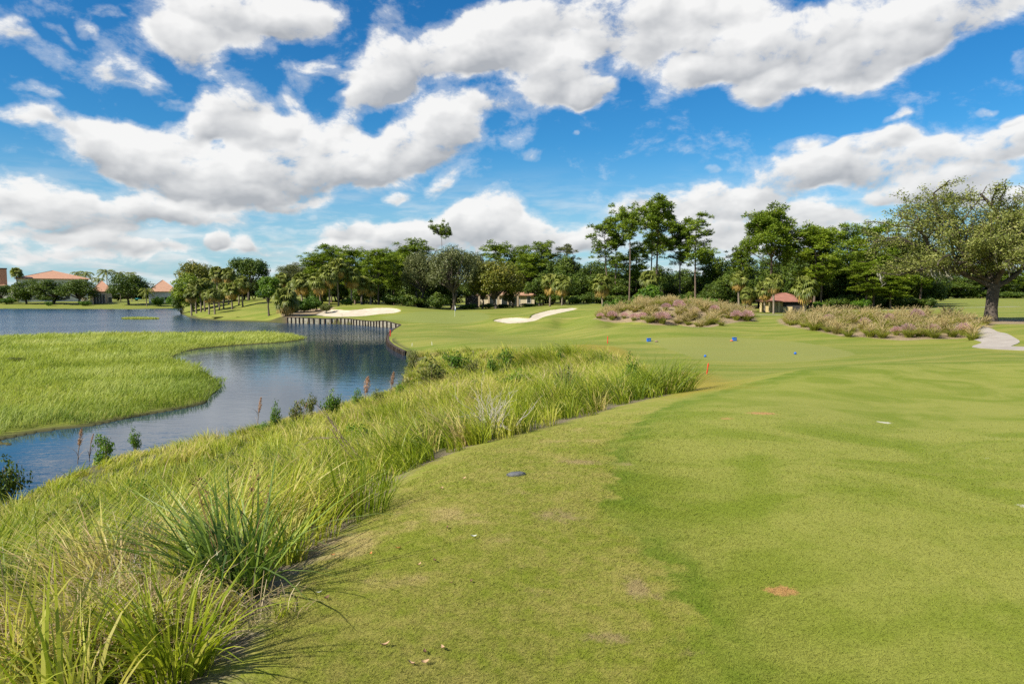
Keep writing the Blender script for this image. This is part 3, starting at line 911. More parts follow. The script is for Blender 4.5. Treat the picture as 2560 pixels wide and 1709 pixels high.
# ------------------------------------------------------------------ plant geometry
class Geo:
    def __init__(s):
        s.v, s.q, s.t, s.tint, s.n = [], [], [], [], 0
        s.qi, s.ti = [], []

    def add(s, v, quads=None, tris=None, tint=0.5, mi=0):
        v = np.asarray(v, float).reshape(-1, 3)
        s.v.append(v)
        s.tint.append(np.broadcast_to(np.asarray(tint, float), (len(v),)))
        if quads is not None and len(quads):
            s.q.append(np.asarray(quads) + s.n)
            s.qi.append(np.full(len(quads), mi))
        if tris is not None and len(tris):
            s.t.append(np.asarray(tris) + s.n)
            s.ti.append(np.full(len(tris), mi))
        s.n += len(v)

    def mesh(s, name, mats, smooth=False):
        fs, mi = [], []
        if s.q:
            fs.append(np.vstack(s.q))
            mi.append(np.concatenate(s.qi))
        if s.t:
            fs.append(np.vstack(s.t))
            mi.append(np.concatenate(s.ti))
        return np_mesh(name, np.vstack(s.v), fs, mats, np.concatenate(mi), {'tint': np.concatenate(s.tint)}, smooth)

    def tube(s, pts, rad, sides=6, tint=0.5, cap=True, mi=0):
        P = np.asarray(pts, float)
        n = len(P)
        rad = np.broadcast_to(np.asarray(rad, float), (n,))
        T = np.gradient(P, axis=0)
        T /= np.linalg.norm(T, axis=1)[:, None] + 1e-9
        ref = np.array([0, 0, 1.0]) if abs(T[:, 2]).mean() < 0.8 else np.array([1.0, 0, 0])
        A = np.cross(T, ref)
        A /= np.linalg.norm(A, axis=1)[:, None] + 1e-9
        B = np.cross(T, A)
        an = np.arange(sides) / sides * 2 * PI
        V = P[:, None] + rad[:, None, None] * (A[:, None] * np.cos(an)[None, :, None] + B[:, None] * np.sin(an)[None, :, None])
        i = np.arange(n - 1)[:, None] * sides
        j = np.arange(sides)[None]
        k = (np.arange(sides) + 1)[None] % sides
        q = np.stack([i + j, i + k, i + sides + k, i + sides + j], -1).reshape(-1, 4)
        V = V.reshape(-1, 3)
        tr = None
        if cap:
            V = np.vstack([V, P[-1:]])
            b = (n - 1) * sides
            tr = np.array([[b + a, b + (a + 1) % sides, n * sides] for a in range(sides)])
        s.add(V, q, tr, tint, mi)

    def leaves(s, pos, nrm, ln, wd, rng, tint, along=None, mi=0):
        """a lozenge per leaf; along = long axis, or any axis lying across nrm"""
        n = len(pos)
        nrm = nrm / (np.linalg.norm(nrm, axis=1)[:, None] + 1e-9)
        a = rng.normal(size=(n, 3)) if along is None else along
        a = a - nrm * (a * nrm).sum(1)[:, None]
        a /= np.linalg.norm(a, axis=1)[:, None] + 1e-9
        b = np.cross(nrm, a)
        ln = np.broadcast_to(np.asarray(ln, float), (n,))[:, None]
        wd = np.broadcast_to(np.asarray(wd, float), (n,))[:, None]
        V = np.stack([pos - a * ln * .5, pos + b * wd * .5 - a * ln * .05, pos + a * ln * .5, pos - b * wd * .5 - a * ln * .05], 1)
        q = np.arange(n * 4).reshape(-1, 4)
        s.add(V.reshape(-1, 3), q, None, np.repeat(np.broadcast_to(tint, (n,)), 4), mi)

    def blades(s, base, h, w, az, lean, curl, tint, segs=3, tip=0.06, twist=None, rng=RNG, mi=0):
        """arching grass blades: lean = sideways reach at the tip over the height, curl bends it late"""
        n = len(base)
        f = lambda q: np.broadcast_to(np.asarray(q, float), (n,))
        h, w, az, lean, curl = f(h), f(w), f(az), f(lean), f(curl)
        T = np.linspace(0, 1, segs + 1)[None]
        d = np.stack([np.cos(az), np.sin(az)], 1)
        off = (lean * h)[:, None] * T ** (1.0 + curl[:, None])
        zz = h[:, None] * (T - 0.38 * np.minimum(lean, 1.6)[:, None] * T ** 3.0 * np.minimum(curl, 1.5)[:, None])
        C = np.stack([base[:, None, 0] + d[:, None, 0] * off, base[:, None, 1] + d[:, None, 1] * off, base[:, None, 2] + zz], -1)
        fa = rng.uniform(0, PI, n) if twist is None else twist
        sd = np.stack([np.cos(fa), np.sin(fa), np.zeros(n)], 1)
        ww = w[:, None] * np.where(T < 0.35, 0.75 + 0.7 * T, 1.0 - (1 - tip) * ((T - 0.35) / 0.65) ** 1.4)
        Lf = C - sd[:, None] * ww[..., None] * .5
        Rt = C + sd[:, None] * ww[..., None] * .5
        V = np.stack([Lf, Rt], 2).reshape(n, -1, 3)
        k = (segs + 1) * 2
        one = np.array([[2 * i, 2 * i + 1, 2 * i + 3, 2 * i + 2] for i in range(segs)])
        q = (np.arange(n)[:, None, None] * k + one[None]).reshape(-1, 4)
        tt = np.repeat(np.broadcast_to(tint, (n,)), k)
        s.add(V.reshape(-1, 3), q, None, tt, mi)


def wobble(p0, p1, n, amp, rng, sag=0.0):
    t = np.linspace(0, 1, n)[:, None]
    P = np.asarray(p0) * (1 - t) + np.asarray(p1) * t
    env = np.sin(t * PI)
    P = P + rng.normal(size=(1, 3)) * amp * env + rng.normal(size=(n, 3)) * amp * 0.35 * env
    P[:, 2] += (sag * env)[:, 0]
    return P


def clump_leaves(g, c, rad, n, ln, wd, rng, base=0.5, flat=0.75, spread=0.22, shell=0.55, updir=0.35, droop=0.0):
    d = rng.normal(size=(n, 3))
    d /= np.linalg.norm(d, axis=1)[:, None]
    r = rad * (shell + (1 - shell) * rng.random(n) ** 0.6)[:, None] * rng.uniform(.85, 1.12, (n, 1))
    p = c + d * r * np.array([1, 1, flat])
    p[:, 2] -= droop * rad * rng.random(n) ** 2
    nr = d + rng.normal(size=(n, 3)) * 0.55 + np.array([0, 0, updir])
    tint = np.clip(base + rng.normal(size=n) * spread, 0, 1)
    g.leaves(p, nr, ln * rng.uniform(.7, 1.3, n), wd * rng.uniform(.7, 1.3, n), rng, tint)


def make_broadleaf(seed, H=10.0, R=5.0, th=2.2, clumps=46, per=150, leaf=0.34, squash=1.0, droop=0.0, low=0.28, rt=0.24, trunks=1, cr=(0.95, 1.7)):
    """trunk mesh, crown mesh; a lumpy crown of leaf clumps carried by limbs"""
    rng = np.random.default_rng(seed)
    gt, gc = Geo(), Geo()
    tops = []
    for k in range(trunks):
        a = rng.uniform(0, 6.28)
        o = np.array([math.cos(a), math.sin(a), 0]) * (0.35 * (trunks > 1))
        top = np.array([o[0] * 2.5 + rng.normal() * .25, o[1] * 2.5 + rng.normal() * .25, th + rng.uniform(0, 1.0)])
        P = wobble(o, top, 7, 0.12, rng)
        gt.tube(P, np.linspace(rt * 1.25, rt * .8, 7) * np.array([1.35, 1.05, 1, 1, 1, 1, 1]) * (1 if trunks == 1 else .7), 8)
        tops.append(top)
    z0, z1 = H * low, H
    zc, rz = (z0 + z1) / 2, (z1 - z0) / 2
    for i in range(clumps):
        u = rng.normal(size=3)
        u /= np.linalg.norm(u)
        if u[2] < -0.55 and low > .1:
            u[2] *= -1
        k = rng.uniform(0.62, 0.93) if i > clumps * 0.2 else rng.uniform(0.1, 0.6)
        rad = rng.uniform(*cr) * R / 5.0
        c = np.array([u[0] * (R - rad * .5) * k, u[1] * (R - rad * .5) * k, zc + u[2] * (rz - rad * .4) * k * (1.05 if u[2] > 0 else .92)])
        clump_leaves(gc, c, rad, int(per * (rad / (1.3 * R / 5)) ** 2), leaf, leaf * .62, rng, 0.42 + rng.normal() * .13, 0.8 * squash, droop=droop)
        if i % 2 == 0:
            tp = tops[i % len(tops)]
            mid = tp * .45 + c * .55 + np.array([0, 0, .5])
            t = np.linspace(0, 1, 6)[:, None]
            P = (1 - t) ** 2 * (tp - np.array([0, 0, .3])) + 2 * t * (1 - t) * mid + t * t * c
            gt.tube(P, np.linspace(rt * .5, 0.03, 6), 5)
    return gt, gc


def make_pine(seed, H=20.0, start=0.55, width=3.2, lean=0.0, nb=26, rt=0.20, top_flat=False, tuft=1.15, per=88, profile=None, bend=0.25):
    rng = np.random.default_rng(seed)
    gt, gc = Geo(), Geo()
    n = 12
    t = np.linspace(0, 1, n)
    a = rng.uniform(0, 6.28)
    P = np.stack([lean * H * t + math.cos(a) * bend * np.sin(t * 5 + rng.uniform(0, 3)) * t, math.sin(a) * bend * np.sin(t * 4) * t, H * 0.95 * t], 1)
    gt.tube(P, rt * (1.0 - 0.72 * t) * np.where(t < .05, 1.3, 1), 8)

    def trunk_at(z):
        f = np.clip(z / (0.95 * H), 0, 1) * (n - 1)
        i = min(int(f), n - 2)
        return P[i] * (1 - (f - i)) + P[i + 1] * (f - i)
    for k in range(nb):
        f = (k + rng.uniform(0, .9)) / nb
        z = H * (start + (0.97 - start) * f)
        if profile is None:
            w = width * (0.55 + 0.75 * math.sin(PI * min(1, f * 0.8 + 0.12))) * rng.uniform(.5, 1.1)
        else:
            w = width * np.interp(f, *profile) * rng.uniform(.6, 1.1)
        an = k * 2.399 + rng.normal() * .4
        b = trunk_at(z)
        rise = rng.uniform(.05, .75) * w + (0.35 * w if top_flat else 0)
        e = b + np.array([math.cos(an) * w, math.sin(an) * w, rise])
        mid = b * .5 + e * .5 - np.array([0, 0, 0.10 * w])
        s = np.linspace(0, 1, 6)[:, None]
        B = (1 - s) ** 2 * b + 2 * s * (1 - s) * mid + s * s * e
        gt.tube(B, np.linspace(0.075 * (1.2 - f * .6), 0.02, 6), 4)
        for m in range(rng.integers(2, 5)):
            q = rng.uniform(.45, 1.05)
            c = b + (e - b) * q + rng.normal(size=3) * np.array([.6, .6, .75]) + np.array([0, 0, .15])
            rad = tuft * rng.uniform(.55, 1.05)
            cnt = int(per * rad * rad / 1.0)
            d = rng.normal(size=(cnt, 3))
            d[:, 2] = np.abs(d[:, 2]) * 1.0 - 0.35
            d /= np.linalg.norm(d, axis=1)[:, None]
            p = c + d * rad * rng.uniform(.25, 1.0, (cnt, 1)) * np.array([1, 1, 1.1])
            nr = np.cross(d, rng.normal(size=(cnt, 3))) + np.array([0, 0, .5])
            gc.leaves(p, nr, 0.50 * rng.uniform(.7, 1.3, cnt), 0.17, rng, np.clip(0.45 + rng.normal() * .12 + d[:, 2] * .12 + rng.normal(size=cnt) * .2, 0, 1), along=d)
    # leader tuft
    for m in range(5):
        c = P[-1] + rng.normal(size=3) * np.array([.7, .7, .3])
        clump_leaves(gc, c, tuft * .8, int(per * .6), .46, .17, rng, .55, .7)
    return gt, gc


def make_sabal_crown(seed, n=60, size=1.45, dead=22, droop=1.0):
    """fan fronds in a ball with a skirt of dry ones; returns green and dry geometry"""
    rng = np.random.default_rng(seed)
    g, gd = Geo(), Geo()
    for k in range(n + dead):
        isd = k >= n
        f = k / max(1, n - 1) if not isd else rng.uniform(.9, 1.25)
        el = 1.45 - 2.05 * f * droop + rng.normal() * .12 if not isd else -0.75 - rng.uniform(0, .65)
        an = k * 2.399 + rng.normal() * .2
        d = np.array([math.cos(an) * math.cos(el), math.sin(an) * math.cos(el), math.sin(el)])
        pl = size * rng.uniform(.42, .62) * (0.9 if isd else 1)
        tip = d * pl
        tip[2] -= 0.05 * size
        G = gd if isd else g
        tb = float(np.clip(0.45 + rng.normal() * .18 - (0.18 if f > .6 and not isd else 0), 0, 1))
        side = np.cross(d, [0, 0, 1.0])
        side /= np.linalg.norm(side) + 1e-9
        upv = np.cross(side, d)
        ro = rng.normal() * .75
        side, upv = side * math.cos(ro) + upv * math.sin(ro), upv * math.cos(ro) - side * math.sin(ro)
        G.tube(np.array([d * .08, tip * .55, tip]), [.022, .016, .012], 3, tb, False)
        m = 11
        fl = size * rng.uniform(.6, .8)
        for j in range(m):
            b = (j / (m - 1) - .5) * 2.9
            dl = d * math.cos(b) + side * math.sin(b) * .95
            sagv = np.array([0, 0, -1.0])
            l1 = tip + dl * fl * .55 + upv * .03
            l2 = tip + dl * fl * (.9 if not isd else .75) + sagv * fl * (.42 if not isd else .6) * rng.uniform(.6, 1.3)
            w = fl * .20
            ws = np.cross(dl, upv)
            ws /= np.linalg.norm(ws) + 1e-9
            G.add([tip, l1 - ws * w * .5, l2, l1 + ws * w * .5], [[0, 1, 2, 3]], None, np.clip(tb + rng.normal() * .08, 0, 1))
    return g, gd


def make_palm_trunk(seed, boots=True):
    """unit height trunk, radius in metres, to be stretched along z"""
    rng = np.random.default_rng(seed)
    g = Geo()
    n = 26
    t = np.linspace(0, 1, n)
    P = np.stack([.10 * np.sin(t * 2.5 + seed), .08 * np.sin(t * 3 + seed * 2), t], 1)
    rr = .17 + .05 * (t < .06) + .018 * ((np.arange(n) % 2) * 2 - 1) + (.05 * np.clip((t - .7) / .3, 0, 1))
    g.tube(P, rr, 9)
    if boots:
        for k in range(46):
            f = rng.uniform(.62, 1.0)
            a = k * 2.399
            d = np.array([math.cos(a), math.sin(a), 0])
            b = np.array([P[int(f * (n - 1)), 0], P[int(f * (n - 1)), 1], f]) + d * .19
            s = np.array([-d[1], d[0], 0]) * .06
            g.add([b - s, b + s, b + s * .4 + d * .14 + np.array([0, 0, .045]), b - s * .4 + d * .14 + np.array([0, 0, .045])], [[0, 1, 2, 3]], None, .5)
    return g


def make_feather_crown(seed, n=18, size=2.6):
    rng = np.random.default_rng(seed)
    g = Geo()
    for k in range(n):
        an = k * 2.399 + rng.normal() * .15
        up = 1.25 - 1.7 * k / n + rng.normal() * .1
        s = np.linspace(0, 1, 9)
        hz = np.stack([np.cos(an) * np.ones(9), np.sin(an) * np.ones(9), np.zeros(9)], 1)
        P = hz * (s * size * math.cos(up * .6))[:, None]
        P[:, 2] = size * (s * math.sin(up) - .75 * s * s)
        g.tube(P, np.linspace(.04, .012, 9), 3, .5, False)
        pos = np.repeat(P[2:], 4, 0) + rng.normal(size=(28, 3)) * .06
        dr = np.repeat(np.gradient(P, axis=0)[2:], 4, 0)
        dr /= np.linalg.norm(dr, axis=1)[:, None]
        sd = np.cross(dr, [0, 0, 1.0]) * np.where(np.arange(28) % 2, 1, -1)[:, None]
        al = sd * .8 + dr * .5 + np.array([0, 0, -.45])
        g.leaves(pos + al * .3, np.cross(al, dr), size * .33, size * .055, rng, np.clip(.5 + rng.normal(size=28) * .2, 0, 1), along=al)
    return g


def make_shrub(seed, R=0.6, H=0.8, n=900, leaf=0.085, stems=9):
    rng = np.random.default_rng(seed)
    gt, gc = Geo(), Geo()
    for k in range(stems):
        a = rng.uniform(0, 6.28)
        e = np.array([math.cos(a) * R * rng.uniform(.2, .7), math.sin(a) * R * rng.uniform(.2, .7), H * rng.uniform(.6, .95)])
        gt.tube(wobble([0, 0, 0], e, 6, .05, rng), np.linspace(.014, .005, 6), 4)
        c = e
        for q in range(3):
            c2 = e * rng.uniform(.22, 1.0) + rng.normal(size=3) * np.array([R, R, H]) * .18
            clump_leaves(gc, c2, R * .34, n // (stems * 3), leaf, leaf * .55, rng, .5 + rng.normal() * .12, .8, shell=.3)
    return gt, gc


# meshes shared by the repeats
MESH = {}


def store(kind, gt, gc, bark, leaf):
    MESH.setdefault(kind, []).append((gt.mesh(kind + '_trunk', M[bark], True), gc.mesh(kind + '_crown', M[leaf])))


def plant(name, kind, var, loc, rotz, sxy, sz, label, cat='tree', group=None, trunk='trunk', crown='crown', crown_mat=None):
    o = link(name, None, None, loc, rotz)
    tag(o, label, cat, group)
    tm, cm = MESH[kind][var % len(MESH[kind])]
    if crown_mat:
        key = (cm.name, crown_mat)
        if key not in MESH:
            c2 = cm.copy()
            c2.materials.clear()
            c2.materials.append(M[crown_mat])
            MESH[key] = c2
        cm = MESH[key]
    for nm, me in ((trunk, tm), (crown, cm)):
        c = link(nm, me, o)
        c.scale = (sxy, sxy, sz)
    return o


# ------------------------------------------------------------------ grass: the uncountable stuff
def in_poly(poly, n, rng, pad=0.0, box=None):
    x0, y0, x1, y1 = box if box else (*poly.min(0), *poly.max(0))
    x, y = rng.uniform(x0, x1, n), rng.uniform(y0, y1, n)
    k = poly_sd(poly, x, y, 6) > pad
    return x[k], y[k]


def build_tall_grass():
    """tussock by tussock: each leans, greens and dries in its own way"""
    rng = np.random.default_rng(21)
    g = Geo()
    # (nearest, farthest, tussocks per square metre, blades each, blade width, segments, tussock radius)
    for (r0, r1, den, nb, wd, segs, tr) in ((1.2, 5, 25, 46, .0125, 5, .10), (5, 9, 17, 44, .0120, 4, .12), (9, 15, 10, 40, .0140, 3, .15), (15, 28, 6.5, 34, .019, 3, .20), (28, 64, 3.4, 30, .030, 3, .30)):
        box = (-26, .3, 6, 60) if r1 > 15 else (-14, .3, 5, min(r1, 17))
        n = int((box[2] - box[0]) * (box[3] - box[1]) * den)
        x, y = in_poly(BANK, n, rng, 0.0, box)
        r = np.hypot(x, y)
        k = (r >= r0) & (r < r1)
        x, y, r = x[k], y[k], r[k]
        sd = poly_sd(BANK, x, y, 6)
        hol = vnoise(x + 31, y, 1.3)
        keep = (rng.random(len(x)) < sstep(sd + (vnoise(x, y, .5) - .5) * .35, -.05, .20)) & ((hol > .25) | (rng.random(len(x)) < .35))
        x, y, r, sd = x[keep], y[keep], r[keep], sd[keep]
        m = len(x)
        lake = np.clip(-poly_sd(LAKE, x, y, 6), 0, 6)
        H = (.34 + .50 * vnoise(x, y, 1.7)) * rng.uniform(.65, 1.25, m) * (.68 + .32 * sstep(sd, 0, .7)) * (.62 + .38 * sstep(lake, .3, 4)) * np.where(r > 12, 1 + .35 * sstep(x, -2, 3), 1.12)
        wind = 2.4 + 2.2 * (vnoise(x + 7, y - 3, 2.3) - .5) * 2
        lay = np.clip(.15 + .75 * vnoise(x - 9, y + 4, 1.5) + rng.normal(size=m) * .15, 0, 1)
        T = np.clip(.37 + .34 * (vnoise(x + 3, y + 3, 1.9) - .5) + rng.normal(size=m) * .13 + .13 * (1 - sstep(lake, .5, 4)), .02, .75)
        dry = rng.random(m) < .13 + .45 * sstep(vnoise(x + 60, y + 12, 1.6), .60, .8)
        T = np.where(dry, rng.uniform(.62, .92, m), T)
        q = np.repeat(np.arange(m), nb)
        n = len(q)
        a, rr = rng.uniform(0, 6.28, n), tr * np.sqrt(rng.random(n))
        bx, by = x[q] + np.cos(a) * rr, y[q] + np.sin(a) * rr
        dx = np.cos(a) * (1 - lay[q]) + np.cos(wind[q]) * lay[q] * 1.3
        dy = np.sin(a) * (1 - lay[q]) + np.sin(wind[q]) * lay[q] * 1.3
        az = np.arctan2(dy, dx) + rng.normal(size=n) * .35
        lean = np.clip(.18 + .55 * rr / tr * rng.random(n) + .55 * lay[q] + rng.normal(size=n) * .18, .03, 1.6)
        h = H[q] * rng.uniform(.45, 1.12, n)
        tint = np.clip(T[q] + rng.normal(size=n) * .09, 0, 1)
        tint = np.where(rng.random(n) < .06, rng.uniform(.7, 1.0, n), tint)
        g.blades(np.stack([bx, by, land(bx, by) - .01], 1), h, wd * rng.uniform(.5, 1.35, n), az, lean, rng.uniform(.5, 1.6, n), tint, segs, rng=rng)
    o = link('tall_grass', g.mesh('tall_grass', M['grass']))
    tag(o, 'tall yellow green grass covering the bank between lake and fairway', 'grass', kind='stuff')
    return o


def build_dry_grass():
    """tangled dead stems in the near bank"""
    rng = np.random.default_rng(22)
    g = Geo()
    for (px, py, R, n, hh) in ((345, 1400, .36, 1500, .36), (400, 1310, .32, 700, .36), (180, 1600, .32, 650, .26), (300, 1530, .30, 700, .26), (60, 1560, .35, 220, .30), (620, 1490, .22, 120, .12), (720, 1180, .6, 160, .4),
                               (1110, 985, .8, 200, .5), (1420, 965, .9, 260, .7), (470, 1560, .25, 120, .2)):
        cx, cy, _ = hit(px, py, dz=.15)
        a, rr = rng.uniform(0, 6.28, n), R * np.sqrt(rng.random(n))
        x, y = cx + np.cos(a) * rr * 1.3, cy + np.sin(a) * rr
        z = land(x, y)
        wd = .0042 * max(1.0, math.hypot(cx, cy) / 6)
        g.blades(np.stack([x, y, z + rng.uniform(0, .12, n)], 1), hh * rng.uniform(.4, 1.3, n), wd * rng.uniform(.6, 1.6, n), rng.uniform(0, 6.28, n), rng.uniform(.2, 1.9, n),
                 rng.uniform(.1, 1.6, n), np.clip(rng.normal(.5, .25, n), 0, 1), 4, .5, rng=rng)
    o = link('dry_grass', g.mesh('dry_grass', M['dry']))
    tag(o, 'tangled tan dead stems lying among the tall grass', 'grass', kind='stuff')


def build_marsh():
    rng = np.random.default_rng(23)
    g = Geo()
    x, y = in_poly(ISLAND, 950000, rng, -0.9, (-62, 16, -8, 86))
    k = poly_sd(ISLAND, x, y, 6) > 1.0 * vnoise(x + 3, y + 8, .9) ** 1.5 - .75 * vnoise(x, y, 2.6)
    x, y = x[k], y[k]
    r = np.hypot(x, y)
    keep = rng.random(len(x)) < np.clip((34 / r) ** 1.1, .28, 1) * .42
    x, y, r = x[keep], y[keep], r[keep]
    n = len(x)
    sd = poly_sd(ISLAND, x, y, 6)
    n1, n2 = vnoise(x, y, 3.1), vnoise(x + 20, y + 9, 8.0)
    n3 = vnoise(x + 70, y + 11, 1.2)
    h = (.24 + .26 * n1 + .22 * n3 ** 2) * rng.uniform(.6, 1.2, n) * (.75 + .25 * sstep(sd, 0, 1.5)) * (1 + .25 * sstep(r, 30, 60))
    edge = 1 - sstep(sd, .3, 4.0 + 3 * n2)
    tint = np.clip(.50 + .30 * (n2 - .5) + .16 * (n1 - .5) - .22 * sstep(n3, .62, .9) - .30 * edge * (r < 46) + rng.normal(size=n) * .10, 0, 1)
    wind = 0.4 + 1.6 * (vnoise(x + 4, y, 5.0) - .5) * 2
    g.blades(np.stack([x, y, np.full(n, .06) + .1 * sstep(sd, 0, 2)], 1), h, .00055 * r * rng.uniform(.7, 1.3, n) + .006, wind + rng.normal(size=n) * .9, rng.uniform(.15, 1.1, n), rng.uniform(.4, 1.4, n), tint, 2, .25, rng=rng)
    o = link('marsh_grass', g.mesh('marsh_grass', M['marsh']))
    tag(o, 'soft light green marsh grass covering the low island in the lake', 'grass', kind='stuff')
    g = Geo()
    x, y = in_poly(ISLET, 6000, rng)
    n = len(x)
    g.blades(np.stack([x, y, np.full(n, .05)], 1), rng.uniform(.15, .4, n), .08, rng.uniform(0, 6.28, n), .5, 1, rng.uniform(.3, .8, n), 2, .3, rng=rng)
    o = link('marsh_grass', g.mesh('islet_grass', M['marsh']))
    tag(o, 'thin strip of marsh grass standing in the open lake', 'grass', kind='stuff')


def build_turf():
    """the blades of the mown grass nearest the camera, coloured by the same turf material"""
    rng = np.random.default_rng(24)
    n = 1050000
    a = rng.uniform(-.95, 1.25, n)
    r = 2.0 * (14.0 / 2.0) ** rng.random(n)
    x, y = r * np.sin(a), r * np.cos(a)
    k = poly_sd(BANK, x, y, 3) < -.02 - .20 * sstep(r, 6.5, 3.2) + .3 * (vnoise(x, y, .3) - .5)
    x, y, r = x[k], y[k], r[k]
    fair = poly_sd(FAIRWAY, x, y, 4)
    # sparse rough lets the soil show near the bank
    bk = poly_sd(BANK, x, y, 3)
    k = (rng.random(len(x)) < sstep(r, 12.5, 5.5) * sstep(np.arctan2(x, y), 1.25, .80)) & (rng.random(len(x)) < .2 + .8 * sstep(-bk + (vnoise(x, y, .35) - .5) * .3 - .16 * sstep(r, 6.5, 3.2), .02, .3))
    x, y, r, fair, bk = x[k], y[k], r[k], fair[k], bk[k]
    n = len(x)
    z = land(x, y)
    lush = np.exp(-((fair - .35) / .45) ** 2)
    h = np.where(fair > 0, .009, .014) * rng.uniform(.5, 1.5, n) * (1 + .7 * lush) * (1 + r * .03)
    w = .0017 * rng.uniform(.7, 1.4, n) * np.maximum(1, r / 3.0)
    az, fa = rng.uniform(0, 6.28, n), rng.uniform(0, PI, n)
    ln = h * rng.uniform(.8, 2.4, n)
    sx, sy = np.cos(fa) * w * .5, np.sin(fa) * w * .5
    V = np.stack([np.stack([x - sx, y - sy, z], 1), np.stack([x + sx, y + sy, z], 1), np.stack([x + np.cos(az) * ln, y + np.sin(az) * ln, z + h], 1)], 1).reshape(-1, 3)
    at = {'dist': np.repeat(r, 3), 'wet': np.full(n * 3, -9.0), 'd_fair': np.repeat(fair, 3), 'd_bank': np.repeat(np.minimum(bk, -.5), 3)}
    for q in ('d_green', 'd_tee', 'd_yellow', 'd_bed'):
        at[q] = np.full(n * 3, -3.0)
    for q in ('spot', 'orange', 'pale'):
        at[q] = np.zeros(n * 3)
    for q, lst in SPOTS.items():
        v = np.zeros(n)
        for (px, py, ax, ay, wt) in lst:
            cx, cy, _ = hit(px, py)
            v = np.maximum(v, wt * np.exp(-((x - cx) / ax) ** 2 - ((y - cy) / ay) ** 2))
        at[q] = np.repeat(v, 3)
    o = link('turf_grass', np_mesh('turf_grass', V, np.arange(n * 3).reshape(-1, 3), bpy.data.materials['turf'], attrs=at))
    tag(o, 'short mown turf blades of the near fairway and its edge', 'grass', kind='stuff')
build_tall_grass()
build_dry_grass()
build_marsh()
build_turf()


# ------------------------------------------------------------------ trees
def build_tree_library():
    for sd in (1, 2, 3, 4):
        store('broad', *make_broadleaf(sd, 10, 5.2, 2.2, 56, 150, .36), 'bark_oak', 'broad')
    for sd in (11, 12, 13):
        store('wood', *make_broadleaf(sd, 11, 4.6, 3.0, 58, 120, .40, low=.03, trunks=2), 'bark_oak', 'broad')
    for sd in (5, 6):
        store('liveoak', *make_broadleaf(sd, 12, 6.2, 3.2, 110, 175, .30, .9, .55, low=.20, rt=.36, trunks=2, cr=(.8, 1.4)), 'bark_oak', 'oak')
    for sd in (15, 16):
        store('lowtree', *make_broadleaf(sd, 10, 5.4, 2.0, 64, 150, .36, low=.13), 'bark_oak', 'broad')
    for sd in (7, 8):
        store('young', *make_broadleaf(sd, 7, 2.4, 2.2, 26, 130, .30, low=.30, rt=.14, cr=(1.2, 2.2)), 'bark_oak', 'bright')
    for sd in (31, 32, 33, 34):
        store('pine', *make_pine(sd, 20, .36, 2.7, nb=46, tuft=1.15, per=95), 'bark', 'pine')
    # the tall ones against the sky
    store('skypine', *make_pine(41, 22, .50, 3.0, -.06, 30, .20, tuft=1.0, per=105, profile=([0, .4, .8, 1], [1.0, 1.2, .8, .4])), 'bark', 'pine')
    store('skypine', *make_pine(42, 22, .62, 3.0, .015, 26, .20, tuft=1.0, per=110, profile=([0, .5, .8, 1], [.5, .7, 1.1, .6])), 'bark', 'pine')
    store('skypine', *make_pine(43, 22, .70, 3.2, .0, 26, .22, tuft=1.05, per=110, profile=([0, .5, .8, 1], [.5, .9, 1.0, .6])), 'bark', 'pine')
    store('skypine', *make_pine(44, 24, .52, 3.6, .0, 44, .24, tuft=1.2, per=115, profile=([0, .3, .7, 1], [.7, 1.1, 1.1, .5])), 'bark', 'pine')
    store('skypine', *make_pine(45, 22, .45, 3.4, .02, 30, .22, tuft=1.0, per=105, profile=([0, .3, .6, 1], [1.2, .7, 1.0, .6])), 'bark', 'pine')
    store('crownpine', *make_pine(46, 19, .48, 5.2, .0, 50, .30, True, 1.45, 110, profile=([0, .35, .7, 1], [1.0, 1.15, .9, .4])), 'bark', 'pine')
    store('flatpine', *make_pine(47, 22, .92, 4.6, .0, 26, .24, False, .85, 120, profile=([0, .5, 1], [1.0, 1.0, .5])), 'bark', 'pine')
    for sd in (51, 52, 53):
        g, gd = make_sabal_crown(sd)
        MESH.setdefault('sabal', []).append((g.mesh('fan_palm_crown', M['sabal']), gd.mesh('fan_palm_skirt', M['sabal_dead'])))
    for sd in (1, 2):
        MESH.setdefault('palmtrunk', []).append(make_palm_trunk(sd).mesh('fan_palm_trunk', M['bark_palm'], True))
    MESH['feather'] = [make_feather_crown(61).mesh('feather_palm_crown', M['sabal'])]
    MESH['slimtrunk'] = [make_palm_trunk(3, False).mesh('feather_palm_trunk', M['bark_palm'], True)]
    for sd in (71, 72, 73):
        store('bush', *make_broadleaf(sd, 2.0, 1.5, .25, 20, 95, .20, low=.05, rt=.05, cr=(1.4, 2.2)), 'bark_oak', 'shrub')


def at_base(px, Y, dz=0.0):
    u, dy, _ = pix_dir(px, 760)
    x = u * Y / dy
    return (x, Y, land1(x, Y) - 0.05 + dz)


def z_top(py, Y):
    _, dy, dz = pix_dir(1280, py)
    return CAM_Z + dz / dy * Y


BASE_DIM = {'lowtree': (10.3, 10.8), 'broad': (10.3, 10.4), 'wood': (11.2, 9.2), 'liveoak': (12.2, 12.4), 'young': (7.2, 4.8), 'pine': (20, 7.0), 'skypine': (22, 8.0), 'crownpine': (19.6, 13.0), 'flatpine': (22.8, 10.5), 'bush': (2.05, 3.0)}


